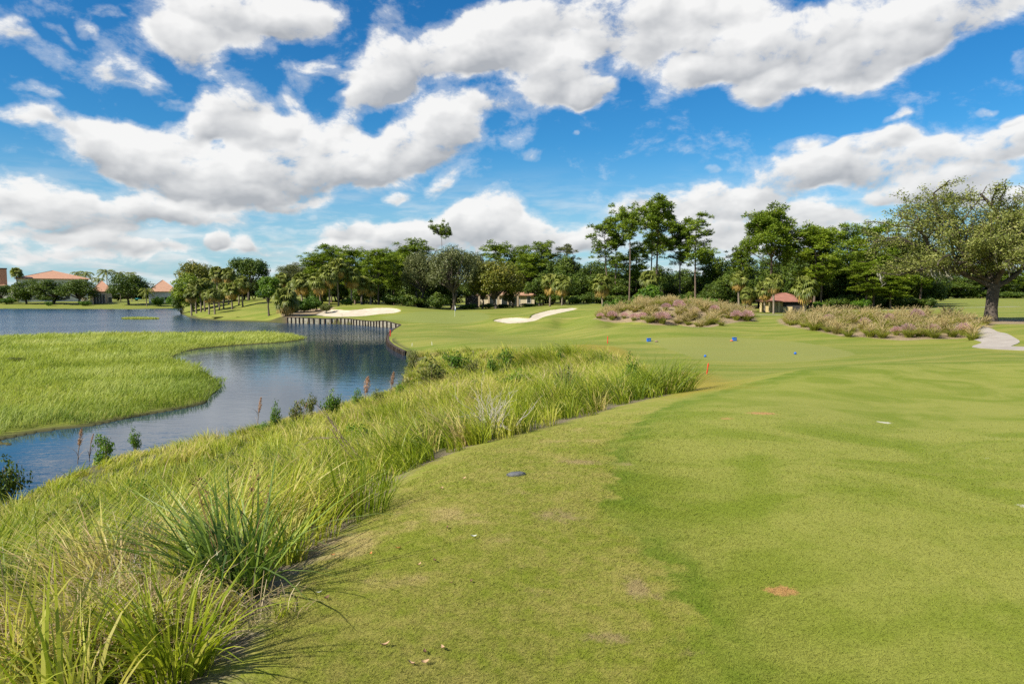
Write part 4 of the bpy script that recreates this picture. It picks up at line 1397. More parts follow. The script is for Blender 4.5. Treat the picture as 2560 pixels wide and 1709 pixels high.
def tree(kind, var, px, top, wid, Y, label, cat='tree', group=None, name=None, crown_mat=None, rz=None, dx=0):
    """px: trunk foot, top: highest leaf, wid: crown width (photograph pixels)"""
    loc = at_base(px, Y)
    H = z_top(top, Y) - loc[2]
    W = wid * Y / FPX
    h0, w0 = BASE_DIM[kind]
    nm = name or {'lowtree': 'leafy_tree', 'broad': 'leafy_tree', 'wood': 'leafy_tree', 'liveoak': 'live_oak', 'young': 'young_tree', 'pine': 'pine_tree', 'skypine': 'pine_tree', 'crownpine': 'pine_tree', 'flatpine': 'pine_tree', 'bush': 'bush'}[kind]
    return plant(nm, kind, var, loc, random.uniform(0, 6.28) if rz is None else rz, W / w0, H / h0, label, cat, group, crown_mat=crown_mat)


def sabal(px, head, rad, Y, label, group=None, var=0, lean=0.0, skirt=True):
    """head: pixel row of the crown's centre, rad: its pixel radius"""
    loc = at_base(px, Y)
    zc = z_top(head, Y)
    R = rad * Y / FPX
    o = link('fan_palm', None, None, loc, random.uniform(0, 6.28))
    tag(o, label, 'palm tree', group)
    h = max(.4, zc - loc[2])
    tr = link('trunk', MESH['palmtrunk'][var % 2], o)
    tr.scale = (1, 1, h)
    s = R / 1.55
    cr = link('crown', MESH['sabal'][var % 3][0], o, (.10 * math.sin(2.5 + 1), 0, h))
    cr.scale = (s, s, s)
    if skirt:
        c2 = link('dry_fronds', MESH['sabal'][var % 3][1], o, (0, 0, h))
        c2.scale = (s, s, s)
    return o


def feather_palm(px, head, rad, Y, label, group=None):
    loc = at_base(px, Y)
    zc = z_top(head, Y)
    o = link('feather_palm', None, None, loc, random.uniform(0, 6.28))
    tag(o, label, 'palm tree', group)
    tr = link('trunk', MESH['slimtrunk'][0], o)
    tr.scale = (.9, .9, zc - loc[2])
    s = rad * Y / FPX / 2.4
    link('crown', MESH['feather'][0], o, (0, 0, zc - loc[2])).scale = (s, s, s)


def build_trees():
    random.seed(5)
    # ---- far shore, left
    g = 'trees on the far lakeshore'
    tree('wood', 0, 70, 694, 92, 262, 'dark rounded tree left of the others before the big tiled roof', group=g)
    tree('wood', 1, 130, 697, 98, 260, 'dark rounded tree below the middle of the big tiled roof', group=g)
    tree('lowtree', 1, 198, 697, 104, 258, 'spreading dark tree beside the pale garden gate', group=g)
    tree('lowtree', 0, 322, 680, 116, 254, 'broad dark green tree between the two small tiled houses', group=g)
    tree('broad', 1, 2, 708, 66, 268, 'dark tree cut off at the left edge of the view', group=g)
    tree('wood', 0, 262, 705, 50, 300, 'low green tree behind the small tiled house on the far shore', group=g)
    sabal(45, 681, 15, 285, 'slim fan palm rising alone beside the brick chimney', skirt=False)
    g = 'feather palms behind the far houses'
    feather_palm(218, 684, 20, 330, 'feather palm just right of the big roof ridge end', g)
    feather_palm(196, 683, 16, 332, 'smaller feather palm touching the right slope of the big roof', g)
    feather_palm(269, 680, 22, 320, 'tallest feather palm, with open crown against the sky', g)
    feather_palm(302, 684, 16, 330, 'feather palm peeking over the broad lakeshore tree on its left', g)
    feather_palm(330, 684, 14, 330, 'feather palm peeking over the broad lakeshore tree on its right', g)
    feather_palm(248, 699, 16, 310, 'short feather palm left of the tallest feather palm', g)
    feather_palm(367, 725, 17, 246, 'short arching palm beside the broad tree on the far lawn', g)
    tree('bush', 0, 396, 739, 34, 250, 'clipped green hedge block before the white house wall', 'hedge', name='hedge')
    tree('bush', 1, 432, 735, 34, 246, 'loose green bush at the right end of the white house', 'bush')
    tree('bush', 2, 122, 752, 20, 250, 'small dark bush under the middle dark tree on the far lawn', 'bush')
    tree('bush', 0, 212, 750, 30, 250, 'low dark bush at the foot of the pale garden gate', 'bush')
    tree('bush', 1, 18, 744, 50, 262, 'low dark hedge at the left end of the far lawn', 'hedge', name='hedge')

    # ---- left peninsula
    g = 'leafy trees crowning the peninsula'
    tree('broad', 0, 490, 651, 112, 186, 'rounded tree with brownish olive crown at the left of the peninsula', group=g, crown_mat='olive')
    tree('broad', 1, 622, 637, 124, 180, 'big dark green domed tree, highest on the peninsula', group=g)
    tree('wood', 0, 478, 677, 100, 168, 'mid green low tree hanging over the left end of the peninsula', group=g, crown_mat='pine_light')
    tree('wood', 1, 585, 690, 90, 190, 'dark tree filling the gap below the domed tree', group=g)
    tree('wood', 2, 452, 706, 50, 170, 'small dark tree at the outer left tip of the peninsula', group=g)
    g = 'fan palms on the peninsula'
    for i, (px, hd, rd, Y, lb) in enumerate([
            (479, 733, 19, 147, 'fan palm at the outer tip of the peninsula, trunk close to the water'),
            (489, 717, 20, 150, 'fan palm second from the tip of the peninsula'),
            (501, 715, 20, 151, 'fan palm with grey green head above the palm thicket'),
            (512, 713, 22, 154, 'tall fan palm in the thick of the peninsula palms'),
            (522, 737, 17, 141, 'short fan palm on the bank with yellowed skirt, left of a pair'),
            (535, 734, 17, 140, 'short fan palm on the bank with yellowed skirt, right of a pair'),
            (579, 723, 20, 149, 'fan palm with grey trunk standing clear left of the rounded pale trunk palm'),
            (607, 708, 22, 150, 'dark headed fan palm standing in the middle of the grass slope'),
            (598, 712, 18, 158, 'fan palm just behind the dark headed one on the grass slope'),
            (545, 682, 20, 172, 'tall fan palm with yellow fronds before the domed tree, left of two'),
            (573, 685, 20, 172, 'tall fan palm with yellow fronds before the domed tree, right of two'),
            (560, 720, 16, 158, 'half hidden fan palm between the bank pair and the slope palms'),
            (548, 738, 13, 150, 'smallest fan palm on the peninsula, low behind the bank pair'),
            (706, 700, 22, 160, 'fan palm with brown skirt behind the bright young tree'),
    ]):
        sabal(px, hd, rd, Y, lb, g, i)
    tree('young', 0, 672, 684, 64, 125, 'bright green young tree standing alone on the grass slope')
    sabal(714, 746, 33, 120, 'stout low fan palm with golden fronds at the end of the retaining wall', 'fan palms by the left bunker', 0)
    tree('bush', 0, 648, 762, 40, 165, 'low tan green bush at the top of the peninsula slope', 'bush', crown_mat='willow')
    tree('bush', 2, 545, 791, 40, 132, 'reddish green bush low on the peninsula shore', 'bush', crown_mat='willow')
    tree('bush', 1, 600, 793, 26, 129, 'small green bush low on the peninsula shore', 'bush', crown_mat='willow')

    # ---- behind the left bunker
    g = 'fan palms by the left bunker'
    for i, (px, hd, rd, Y, lb) in enumerate([
            (800, 702, 28, 140, 'fan palm with light dry skirt, leftmost of the row behind the left bunker'),
            (823, 684, 28, 140, 'fan palm with leaning trunk behind the left bunker'),
            (845, 666, 25, 141, 'tallest fan palm behind the left bunker, with bare pale trunk'),
            (879, 689, 26, 143, 'fan palm with brown skirt behind the middle of the left bunker'),
            (905, 707, 22, 146, 'dark fan palm behind the right half of the left bunker'),
            (926, 717, 19, 148, 'low fan palm in shade beside the bright pine trunk'),
            (756, 704, 28, 146, 'fan palm with golden lower fronds above the low shrubs'),
            (735, 716, 20, 152, 'dark fan palm between the stout palm and the golden one'),
    ]):
        sabal(px, hd, rd, Y, lb, g, i + 1)
    g = 'low shrubs beside the left bunker'
    tree('bush', 0, 760, 741, 56, 128, 'broad yellow green shrub above the retaining wall', 'bush', g)
    tree('bush', 1, 790, 740, 44, 130, 'dark green shrub right of the yellow green one', 'bush', g, crown_mat='palmetto')
    tree('bush', 2, 815, 758, 34, 127, 'low pale shrub at the left end of the left bunker', 'bush', g, crown_mat='willow')
    tree('bush', 0, 735, 760, 30, 126, 'small pale shrub beside the stout fan palm', 'bush', g, crown_mat='willow')
    tree('bush', 1, 865, 745, 34, 142, 'small shrub in shade behind the left bunker', 'bush', g)
    g = 'trees behind the left bunker'
    tree('liveoak', 0, 735, 652, 100, 172, 'grey green loose tree behind the golden fan palm', group=g)
    tree('pine', 0, 829, 618, 66, 168, 'pine with clear rounded top above the fan palms', group=g)
    tree('pine', 1, 790, 640, 80, 170, 'light green pine left of the clear rounded pine', group=g, crown_mat='pine_light')
    tree('pine', 2, 888, 626, 84, 166, 'bright green pine, left of the bright pair behind the left bunker', group=g, crown_mat='pine_light')
    tree('pine', 3, 946, 628, 92, 150, 'bright green pine with a long bare trunk, right of the bright pair', group=g, crown_mat='pine_light')
    tree('pine', 0, 985, 640, 70, 158, 'mid green pine left of the great grey green oak', group=g, crown_mat='pine_light')
    tree('pine', 1, 1040, 609, 96, 180, 'pine dome showing over the left shoulder of the great grey green oak', group=g)
    tree('pine', 3, 1005, 628, 80, 182, 'pine just left of the dome over the great oak', group=g)
    tree('flatpine', 0, 1106, 567, 68, 178, 'lone tall pine with flat umbrella top above the great oak', group=g, rz=1.0)
    tree('liveoak', 1, 858, 622, 66, 185, 'dull green tree top between two pines behind the left bunker', group=g)

    # ---- great oak and neighbours
    tree('liveoak', 0, 1130, 606, 150, 150, 'great grey green live oak behind the putting green', rz=.4)
    tree('liveoak', 1, 1050, 622, 112, 154, 'grey green live oak, left half of the great oak group', rz=2.0)
    tree('lowtree', 0, 1240, 642, 146, 152, 'dark yellow green leafy tree in front of the house with columns', crown_mat='olive')
    tree('lowtree', 1, 1206, 664, 84, 157, 'dark green leafy tree shading the left columns of the cream house')
    tree('wood', 2, 1281, 676, 60, 158, 'dark leafy tree shading the middle of the cream house', crown_mat='olive')
    tree('liveoak', 1, 1190, 625, 90, 172, 'grey green oak top filling between the great oak and the leafy tree')
    g = 'pines and trees behind the house with columns'
    tree('pine', 2, 1249, 613, 84, 190, 'round topped pine above the leafy tree by the house', group=g)
    tree('pine', 1, 1303, 624, 62, 188, 'small round topped pine right of the one above the leafy tree', group=g)
    tree('pine', 0, 1358, 610, 64, 176, 'pine with rounded fan shaped top left of the bare branched tree', group=g)
    tree('pine', 3, 1322, 640, 74, 172, 'yellow green pine low left of the fan shaped pine', group=g, crown_mat='pine_light')
    tree('skypine', 0, 1424, 616, 66, 174, 'thin greyish half bare tree left of the tall pines', group=g, crown_mat='oak')
    tree('wood', 0, 1300, 655, 90, 185, 'dark leafy tree behind the right end of the house with columns', group=g)

    # ---- fan palms and tall pines right of centre
    g = 'fan palms right of the putting green'
    for i, (px, hd, rd, Y, lb) in enumerate([
            (1376, 704, 25, 142, 'fan palm behind and left of the shining one near the right bunker'),
            (1406, 709, 26, 138, 'shining fan palm above the top of the right bunker'),
            (1505, 706, 28, 136, 'fan palm with golden left side and short thick trunk'),
            (1622, 697, 26, 142, 'fan palm with orange dry fronds above the bright leafy shrub'),
            (1846, 698, 24, 128, 'slender fan palm left of the tiled shelter with thin leaning trunk'),
            (1869, 733, 20, 124, 'short fan palm with drooping head left of the tiled shelter'),
            (1910, 722, 24, 125, 'fan palm with rough brown trunk next to the tiled shelter'),
            (1933, 704, 24, 122, 'fan palm with thick pale trunk at the corner of the tiled shelter'),
            (2011, 716, 33, 121, 'full headed fan palm with golden skirt hiding the shelter roof'),
    ]):
        sabal(px, hd, rd, Y, lb, g, i)
    g = 'tall pines against the sky'
    tree('skypine', 0, 1522, 560, 88, 160, 'tall pine leaning left, leftmost of the tall group', group=g, rz=0.1)
    tree('skypine', 1, 1537, 538, 82, 162, 'tall thin pine with dark trunk, second of the tall group', group=g, rz=1.0)
    tree('skypine', 2, 1573, 528, 82, 146, 'tall pine with long straight pale trunk down to the ground', group=g, rz=2.0)
    tree('skypine', 4, 1625, 515, 80, 166, 'topmost pine of the tall group, behind the broad crowned one', group=g, rz=.5)
    tree('skypine', 3, 1641, 524, 108, 150, 'broad crowned tall pine with reddish trunk in the middle of the tall group', group=g, rz=3.0)
    tree('skypine', 3, 1699, 583, 76, 156, 'dark pine draped with vines right of the broad crowned tall pine', group=g, crown_mat='broad')
    tree('skypine', 4, 1738, 544, 104, 148, 'tall pine standing apart at the right of the tall group', group=g, rz=4.2)
    tree('pine', 1, 1590, 615, 60, 165, 'lower pine filling below the straight pale trunk pine', group=g)
    tree('pine', 2, 1548, 640, 66, 170, 'low dark pine under the left tall pines', group=g)
    tree('pine', 0, 1770, 625, 60, 160, 'low pine right under the pine that stands apart', group=g)
    g = 'pines behind the tiled shelter'
    tree('crownpine', 0, 1925, 540, 182, 136, 'great spreading pine above the tiled shelter', group=g, rz=.7)
    tree('pine', 3, 2035, 580, 110, 134, 'yellow green pine right of the great spreading pine', group=g, crown_mat='pine_light')
    tree('pine', 0, 2052, 574, 100, 138, 'mid green pine with a bare trunk behind the full headed palm', group=g, crown_mat='pine_light')
    tree('pine', 1, 2114, 573, 88, 146, 'dark pine left of the pine with the long bare trunk', group=g)
    tree('pine', 2, 2183, 565, 108, 134, 'pine with long bare pale trunk left of the big spreading oak', group=g, rz=2.2)
    tree('pine', 3, 2165, 660, 92, 130, 'low branched bright pine under the bare trunk pine', group=g, crown_mat='pine_light')
    tree('pine', 1, 2226, 690, 96, 129, 'lowest bright green pine left of the big oak', group=g, crown_mat='pine_light')
    tree('pine', 2, 2245, 600, 90, 138, 'dark pine partly behind the left limbs of the big oak', group=g)
    tree('pine', 0, 2300, 620, 96, 136, 'dark pine at the right end of the wood', group=g)
    tree('pine', 3, 1852, 622, 70, 150, 'dark small pine at the left foot of the great spreading pine', group=g)

    # ---- the dim wood behind: nothing tells these apart
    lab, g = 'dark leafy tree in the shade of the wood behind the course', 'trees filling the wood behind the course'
    k = 0
    for px in list(range(706, 1010, 34)) + list(range(1012, 1160, 40)) + list(range(1325, 2330, 27)):
        Y = random.uniform(158, 182) if px < 1780 else random.uniform(140, 158)
        top = random.uniform(655, 690) if px > 1300 else random.uniform(662, 700)
        if 1690 < px < 1900:
            top += 14
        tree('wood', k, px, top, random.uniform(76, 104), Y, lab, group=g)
        k += 1
    for px in range(1380, 1520, 30):
        tree('wood', k, px, random.uniform(632, 655), 80, random.uniform(168, 178), lab, group=g)
        k += 1
    for px in range(505, 735, 26):
        tree('wood', k, px, random.uniform(686, 704), 66, random.uniform(178, 196), lab, group=g)
        k += 1
    for px in list(range(1990, 2340, 34)):
        tree('wood', k, px, random.uniform(588, 625), 92, random.uniform(150, 162), lab, group=g)
        k += 1
    for px in list(range(1800, 1990, 38)) + list(range(1290, 1480, 38)) + list(range(770, 1000, 40)):
        tree('wood', k, px, random.uniform(632, 656), 92, random.uniform(182, 196) if px < 1700 else random.uniform(158, 168), lab, group=g)
        k += 1
    for px in range(720, 1300, 46):
        tree('wood', k, px + random.uniform(-8, 8), random.uniform(690, 712), 84, random.uniform(205, 225), lab, group=g)
        k += 1
    for px in range(1340, 2340, 52):
        tree('wood', k, px + random.uniform(-8, 8), random.uniform(668, 690), 100, random.uniform(188, 205), lab, group=g)
        k += 1
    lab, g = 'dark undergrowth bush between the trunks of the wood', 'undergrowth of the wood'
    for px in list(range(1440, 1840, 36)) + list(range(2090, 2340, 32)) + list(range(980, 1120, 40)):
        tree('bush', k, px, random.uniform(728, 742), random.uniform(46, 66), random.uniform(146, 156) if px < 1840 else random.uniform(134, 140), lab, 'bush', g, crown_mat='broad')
        k += 1

    # ---- bright undergrowth
    g = 'bright undergrowth before the wood'
    tree('bush', 1, 1619, 712, 84, 138, 'tall bright leafy shrub under the broad crowned pine', 'bush', g)
    for i, (px, w, t_, lb) in enumerate([(1530, 44, 748, 'low bright saw palmetto at the left end of the palmetto row'), (1560, 52, 744, 'low bright saw palmetto above the left planted mound'),
                                         (1592, 40, 748, 'small saw palmetto at the right end of the palmetto row'), (1725, 62, 737, 'bright saw palmetto left of a pair behind the pink grasses'), (1772, 62, 739, 'bright saw palmetto right of a pair behind the pink grasses')]):
        palmetto(px, t_, w, 118 if px > 1700 else 126, lb, 'saw palmettos behind the left mound', i)
    tree('bush', 0, 2155, 745, 50, 128, 'dark green bush between trunks behind the right planted mound', 'bush', g)
    tree('bush', 2, 2045, 752, 40, 126, 'small bush right of the tiled shelter', 'bush', g)
    # ---- far right
    lab, g = 'dark tree in the far wood beyond the second fairway', 'far wood at the right'
    for i, px in enumerate(range(2290, 2800, 40)):
        tree('wood', i, px, random.uniform(672, 700), 96, random.uniform(255, 300), lab, group=g)
    for i, px in enumerate(range(2300, 2800, 30)):
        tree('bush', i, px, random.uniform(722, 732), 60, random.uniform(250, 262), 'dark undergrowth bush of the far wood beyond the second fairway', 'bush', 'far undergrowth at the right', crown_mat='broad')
    for i, px in enumerate(range(2330, 2800, 62)):
        tree('pine', i, px, random.uniform(655, 690), 70, random.uniform(240, 285), 'dark pine in the far wood beyond the second fairway', group='far pines at the right')
    lab = 'tree of the far skyline behind the lakeside houses'
    for i, px in enumerate(range(-260, 440, 46)):
        tree('wood', i, px, random.uniform(716, 726), 90, random.uniform(380, 430), lab, group='far trees behind the houses')


def palmetto(px, top, wid, Y, label, group, var):
    key = 'palmetto'
    if key not in MESH:
        MESH[key] = []
        for sd in (81, 82):
            rng = np.random.default_rng(sd)
            G = Geo()
            for h in range(9):
                c = rng.normal(size=3) * np.array([.9, .6, 0])
                g, _ = make_sabal_crown(sd * 10 + h, 16, .95, 0, .55)
                for v, q, tn in zip(g.v, g.q, g.tint):
                    pass
                off = 0
                V = np.vstack(g.v) + c + np.array([0, 0, .35])
                G.add(V, np.vstack(g.q), None, np.concatenate(g.tint))
            MESH[key].append(G.mesh('palmetto_fronds', M['palmetto']))
    loc = at_base(px, Y)
    o = link('saw_palmetto', MESH[key][var % 2], None, loc, random.uniform(-.4, .4))
    s = wid * Y / FPX / 3.4
    hz = (z_top(top, Y) - loc[2]) / 1.45
    o.scale = (s, s, max(.5, hz))
    tag(o, label, 'palmetto', group)


def build_big_oak():
    """the sparse spreading oak at the right, with moss"""
    rng = np.random.default_rng(97)
    gt, gc = Geo(), Geo()
    Y = 63.0
    loc = at_base(2478, Y)
    loc = (loc[0], loc[1], loc[2])
    tips, mossy = [], []

    def branch(p, d, length, r, lvl, side):
        n = 6 if lvl < 3 else 4
        P = [np.array(p)]
        dd = np.array(d)
        for i in range(n - 1):
            dd = dd + rng.normal(size=3) * (.16 if lvl else .08) + np.array([0, 0, (.02 if lvl < 2 else -.03)])
            dd /= np.linalg.norm(dd)
            P.append(P[-1] + dd * length / (n - 1))
        P = np.array(P)
        if lvl >= 2 and (P[-1][2] < 3.9 or P[-1][2] > 11.9):
            return
        gt.tube(P, np.linspace(r, r * .62, n), 8 if lvl < 2 else 5 if lvl < 4 else 3, cap=lvl > 3)
        if lvl >= 4:
            tips.append((P, dd))
            return
        if lvl >= 2:
            mossy.append(P[rng.integers(1, n)])
        kids = {0: 0, 1: 5, 2: 5, 3: 6}[lvl] if lvl else 0
        for k in range(kids):
            f = rng.uniform(.35, 1.0) if k else 1.0
            i = min(int(f * (n - 1)), n - 1)
            nd = dd * .75 + rng.normal(size=3) * .62 + np.array([0, 0, .16])
            nd /= np.linalg.norm(nd)
            branch(P[i], nd, length * rng.uniform(.52, .8), r * (.62 if k == 0 else .46), lvl + 1, side)

    TR = .68
    trunk = np.array([[0, 0, -.2], [0.0, 0, .25], [.02, 0, 1.2], [.08, 0, 2.4], [.15, 0, 3.3]])
    gt.tube(trunk, np.array([.78, .60, .50, .50, .46]) * TR, 12, cap=False)
    for (st, d, ln, r) in [((.0, 0, 3.0), (-.80, .10, .72), 4.4, .30), ((.1, 0, 3.2), (-.30, -.15, 1.0), 4.6, .30), ((.25, 0, 3.2), (.35, .12, 1.0), 4.6, .32), ((.3, 0, 3.0), (.80, -.10, .72), 4.4, .28),
                           ((.1, .1, 3.2), (0, .75, .8), 3.8, .24), ((.1, -.1, 3.2), (.05, -.75, .75), 3.6, .24), ((-.1, 0, 3.4), (-1.0, -.25, .50), 5.0, .20), ((-.2, 0, 3.0), (-.95, .3, .80), 5.4, .22)]:
        d = np.array(d)
        branch(st, d / np.linalg.norm(d), ln, r * .72, 1, 0)
    # leaves along the twigs
    SZ = .155
    for P, dd in tips:
        k = 84
        f = rng.random(k) * (len(P) - 1)
        i = np.minimum(f.astype(int), len(P) - 2)
        pos = P[i] + (P[i + 1] - P[i]) * (f - i)[:, None] + rng.normal(size=(k, 3)) * .17
        pos = pos[pos[:, 2] > 4.0 + .5 * rng.normal(size=k)]
        k = len(pos)
        if not k:
            continue
        gc.leaves(pos, rng.normal(size=(k, 3)) + np.array([0, 0, .5]), SZ * rng.uniform(.6, 1.3, k), .075, rng, np.clip(.45 + rng.normal() * .16 + rng.normal(size=k) * .2, 0, 1))
    low = [p for p in mossy if 3.2 < p[2] < 6.0 and np.hypot(p[0], p[1]) > 2.2]
    clumps = []
    for c in low[::max(1, len(low) // 13)]:
        gm = Geo()
        for k in range(8):
            b = np.array(c) + rng.normal(size=3) * np.array([.14, .14, .03])
            ln = rng.uniform(.5, 1.5)
            P = np.stack([b + np.array([rng.normal() * .04 * j + .02 * j * j, rng.normal() * .04 * j, -ln * j / 4]) for j in range(5)])
            gm.tube(P, [.03, .04, .035, .022, .006], 3, rng.uniform(.2, .9), False)
        clumps.append(gm)
    o = link('spreading_oak', None, None, loc)
    tag(o, 'big spreading oak with thin olive leaves and a thick dark trunk beside the cart path', 'tree')
    o.scale = (1.5, 1.25, 1.09)
    link('trunk', gt.mesh('oak_trunk', M['bark_oak'], True), o)
    link('crown', gc.mesh('oak_crown', M['bigoak']), o)
    for gm in clumps:
        link('hanging_moss', gm.mesh('oak_moss', M['moss']), o)


build_tree_library()
build_trees()
build_big_oak()


# ------------------------------------------------------------------ built things
class Box(Geo):
    def box(s, c, d, rz=0.0, tint=.5, mi=0, taper=1.0):
        """centre, full sizes"""
        x, y, z = d[0] / 2, d[1] / 2, d[2] / 2
        V = np.array([[-x, -y, -z], [x, -y, -z], [x, y, -z], [-x, y, -z], [-x * taper, -y * taper, z], [x * taper, -y * taper, z], [x * taper, y * taper, z], [-x * taper, y * taper, z]])
        ca, sa = math.cos(rz), math.sin(rz)
        V = np.stack([V[:, 0] * ca - V[:, 1] * sa + c[0], V[:, 0] * sa + V[:, 1] * ca + c[1], V[:, 2] + c[2]], 1)
        s.add(V, [[0, 3, 2, 1], [4, 5, 6, 7], [0, 1, 5, 4], [1, 2, 6, 5], [2, 3, 7, 6], [3, 0, 4, 7]], None, tint, mi)
        return s

    def lathe(s, prof, sides=14, c=(0, 0, 0), mi=0):
        P = np.array(prof)
        an = np.arange(sides) / sides * 2 * PI
        V = np.stack([P[:, None, 0] * np.cos(an), P[:, None, 0] * np.sin(an), np.repeat(P[:, 1:2], sides, 1)], -1).reshape(-1, 3) + np.array(c)
        n = len(P)
        i = np.arange(n - 1)[:, None] * sides
        j, k = np.arange(sides)[None], (np.arange(sides) + 1)[None] % sides
        s.add(V, np.stack([i + j, i + k, i + sides + k, i + sides + j], -1).reshape(-1, 4), None, .5, mi)
        return s


def build_wall():
    wood = simple_mat('weathered_boards', (0.29, 0.27, 0.21), 0.85, 0.2, col2=(0.16, 0.145, 0.105), scale=2.2, bump=.3)
    dark = simple_mat('tarred_posts', (0.075, 0.055, 0.042), 0.85, 0.2, col2=(0.035, 0.028, 0.022), scale=3)
    C = smooth_line([(x, y, z) for (x, y), z in zip(WALL_WATER, WALL_TOP)], 5)
    d = np.r_[0, np.cumsum(np.hypot(np.diff(C[:, 0]), np.diff(C[:, 1])))]
    n = int(d[-1] / .5)
    u = np.linspace(0, d[-1], n)
    C = np.stack([np.interp(u, d, C[:, i]) for i in range(3)], 1)
    T = np.gradient(C[:, :2], axis=0)
    T /= np.linalg.norm(T, axis=1)[:, None]
    N = np.stack([T[:, 1], -T[:, 0]], 1)
    mid = C[len(C) // 3, :2] + N[len(C) // 3] * .5
    if poly_sd(LAKE, mid[:1], mid[1:], 3)[0] < 0:
        N = -N
    root = link('retaining_wall', None, None, (C[0, 0], C[0, 1], 0))
    tag(root, 'low weathered board retaining wall with dark posts curving along the lake edge', 'retaining wall')
    o = np.array([C[0, 0], C[0, 1], 0])

    def ribbon(off0, off1, zlo, zhi, name, mat):
        A = np.column_stack([C[:, :2] + N * off0, zlo])
        B = np.column_stack([C[:, :2] + N * off1, zlo])
        A2, B2 = A.copy(), B.copy()
        A2[:, 2] = zhi
        B2[:, 2] = zhi
        V = np.stack([A, B, B2, A2], 1).reshape(-1, 3) - o
        i = np.arange(n - 1)[:, None] * 4
        q = np.concatenate([np.stack([i[:, 0] + a, i[:, 0] + b, i[:, 0] + 4 + b, i[:, 0] + 4 + a], 1) for a, b in ((0, 1), (1, 2), (2, 3), (3, 0))])
        q = np.vstack([q, [[0, 1, 2, 3]], [[n * 4 - 4, n * 4 - 3, n * 4 - 2, n * 4 - 1]]])
        return link(name, np_mesh(name, V, q, mat), root)
    ribbon(.10, .16, np.full(n, -.5), C[:, 2] - .03, 'board_panel', wood)
    ribbon(.02, .22, C[:, 2] - .03, C[:, 2] + .05, 'cap_rail', dark)
    k = 0
    for i in range(0, n, 2):
        if u[i] > 40 and i % 4:
            pass
        g = Box()
        x, y = C[i, :2] + N[i] * .27 + T[i] * RNG.uniform(-.13, .13)
        hp = C[i, 2] + RNG.uniform(-.08, .06)
        g.box((x - o[0], y - o[1], hp / 2 - .2), (RNG.uniform(.12, .18), .15, hp + .46), math.atan2(T[i, 1], T[i, 0]) + RNG.uniform(-.15, .15))
        if k < 98:
            link('post', g.mesh('post', dark), root)
        k += 1
    # turf brought level to the back of the wall
    A = np.column_stack([C[:, :2] + N * .06, C[:, 2] + .015])
    B = np.column_stack([C[:, :2] - N * .5, C[:, 2] + .03])
    e = C[:, :2] - N * 1.5
    D = np.column_stack([e, land(e[:, 0], e[:, 1]) - .03])
    V = np.stack([A, B, D], 1).reshape(-1, 3)
    i = np.arange(n - 1) * 3
    q = np.vstack([np.stack([i + a, i + 3 + a, i + 4 + a, i + 1 + a], 1) for a in (0, 1)])
    m3 = len(V)
    far = np.full(m3, 60.0)
    at = {k: np.full(m3, -3.0) for k in ('d_fair', 'd_bank', 'd_green', 'd_tee', 'd_yellow', 'd_bed')}
    at.update({k: np.zeros(m3) for k in ('spot', 'orange', 'pale')})
    at.update(dist=far, wet=np.full(m3, -9.0))
    s = link('lawn_edge', np_mesh('lawn_edge', V, q, bpy.data.materials['turf'], attrs=at, smooth=True))
    tag(s, kind='structure')


def roof_mat(name, a, b):
    m = bpy.data.materials.new(name)
    m.use_nodes = True
    t = NT(m.node_tree)
    pb = t.n['Principled BSDF']
    pos = t.add('ShaderNodeTexCoord').outputs['Object']
    c = t.mix(t.ramp(t.noise(pos, 1.2, 6, .7), .3, .7), a, b)
    w = t.add('ShaderNodeTexWave', wave_type='BANDS', bands_direction='Z')
    t.l.new(pos, w.inputs[0])
    w.inputs['Scale'].default_value = 2.2
    c = t.mix(1.0, c, t.mix(w.outputs['Fac'], (.78, .76, .74), (1.1, 1.1, 1.1)), 'MULTIPLY')
    t.l.new(c, pb.inputs['Base Color'])
    pb.inputs['Roughness'].default_value = .85
    return m


def hip_roof(g, x0, x1, y0, y1, z, h, over=.6, ridge=None):
    x0, x1, y0, y1 = x0 - over, x1 + over, y0 - over, y1 + over
    r = min(x1 - x0, y1 - y0) / 2 * (1.0 if ridge is None else ridge)
    ym = (y0 + y1) / 2
    xm0, xm1 = min(x0 + r, (x0 + x1) / 2), max(x1 - r, (x0 + x1) / 2)
    V = [[x0, y0, z], [x1, y0, z], [x1, y1, z], [x0, y1, z], [xm0, ym, z + h], [xm1, ym, z + h]]
    V += [[a, b, c - .18] for a, b, c in V[:4]]
    g.add(V, [[0, 1, 5, 4], [2, 3, 4, 5], [0, 6, 7, 1], [1, 7, 8, 2], [2, 8, 9, 3], [3, 9, 6, 0], [6, 9, 8, 7]], [[1, 2, 5], [3, 0, 4]])
    caps = Box()
    for a, b in ((0, 4), (3, 4), (1, 5), (2, 5), (4, 5)):
        if np.linalg.norm(np.array(V[a]) - np.array(V[b])) > .2:
            caps.tube([V[a], V[b]], [.13, .13], 6)
    return caps


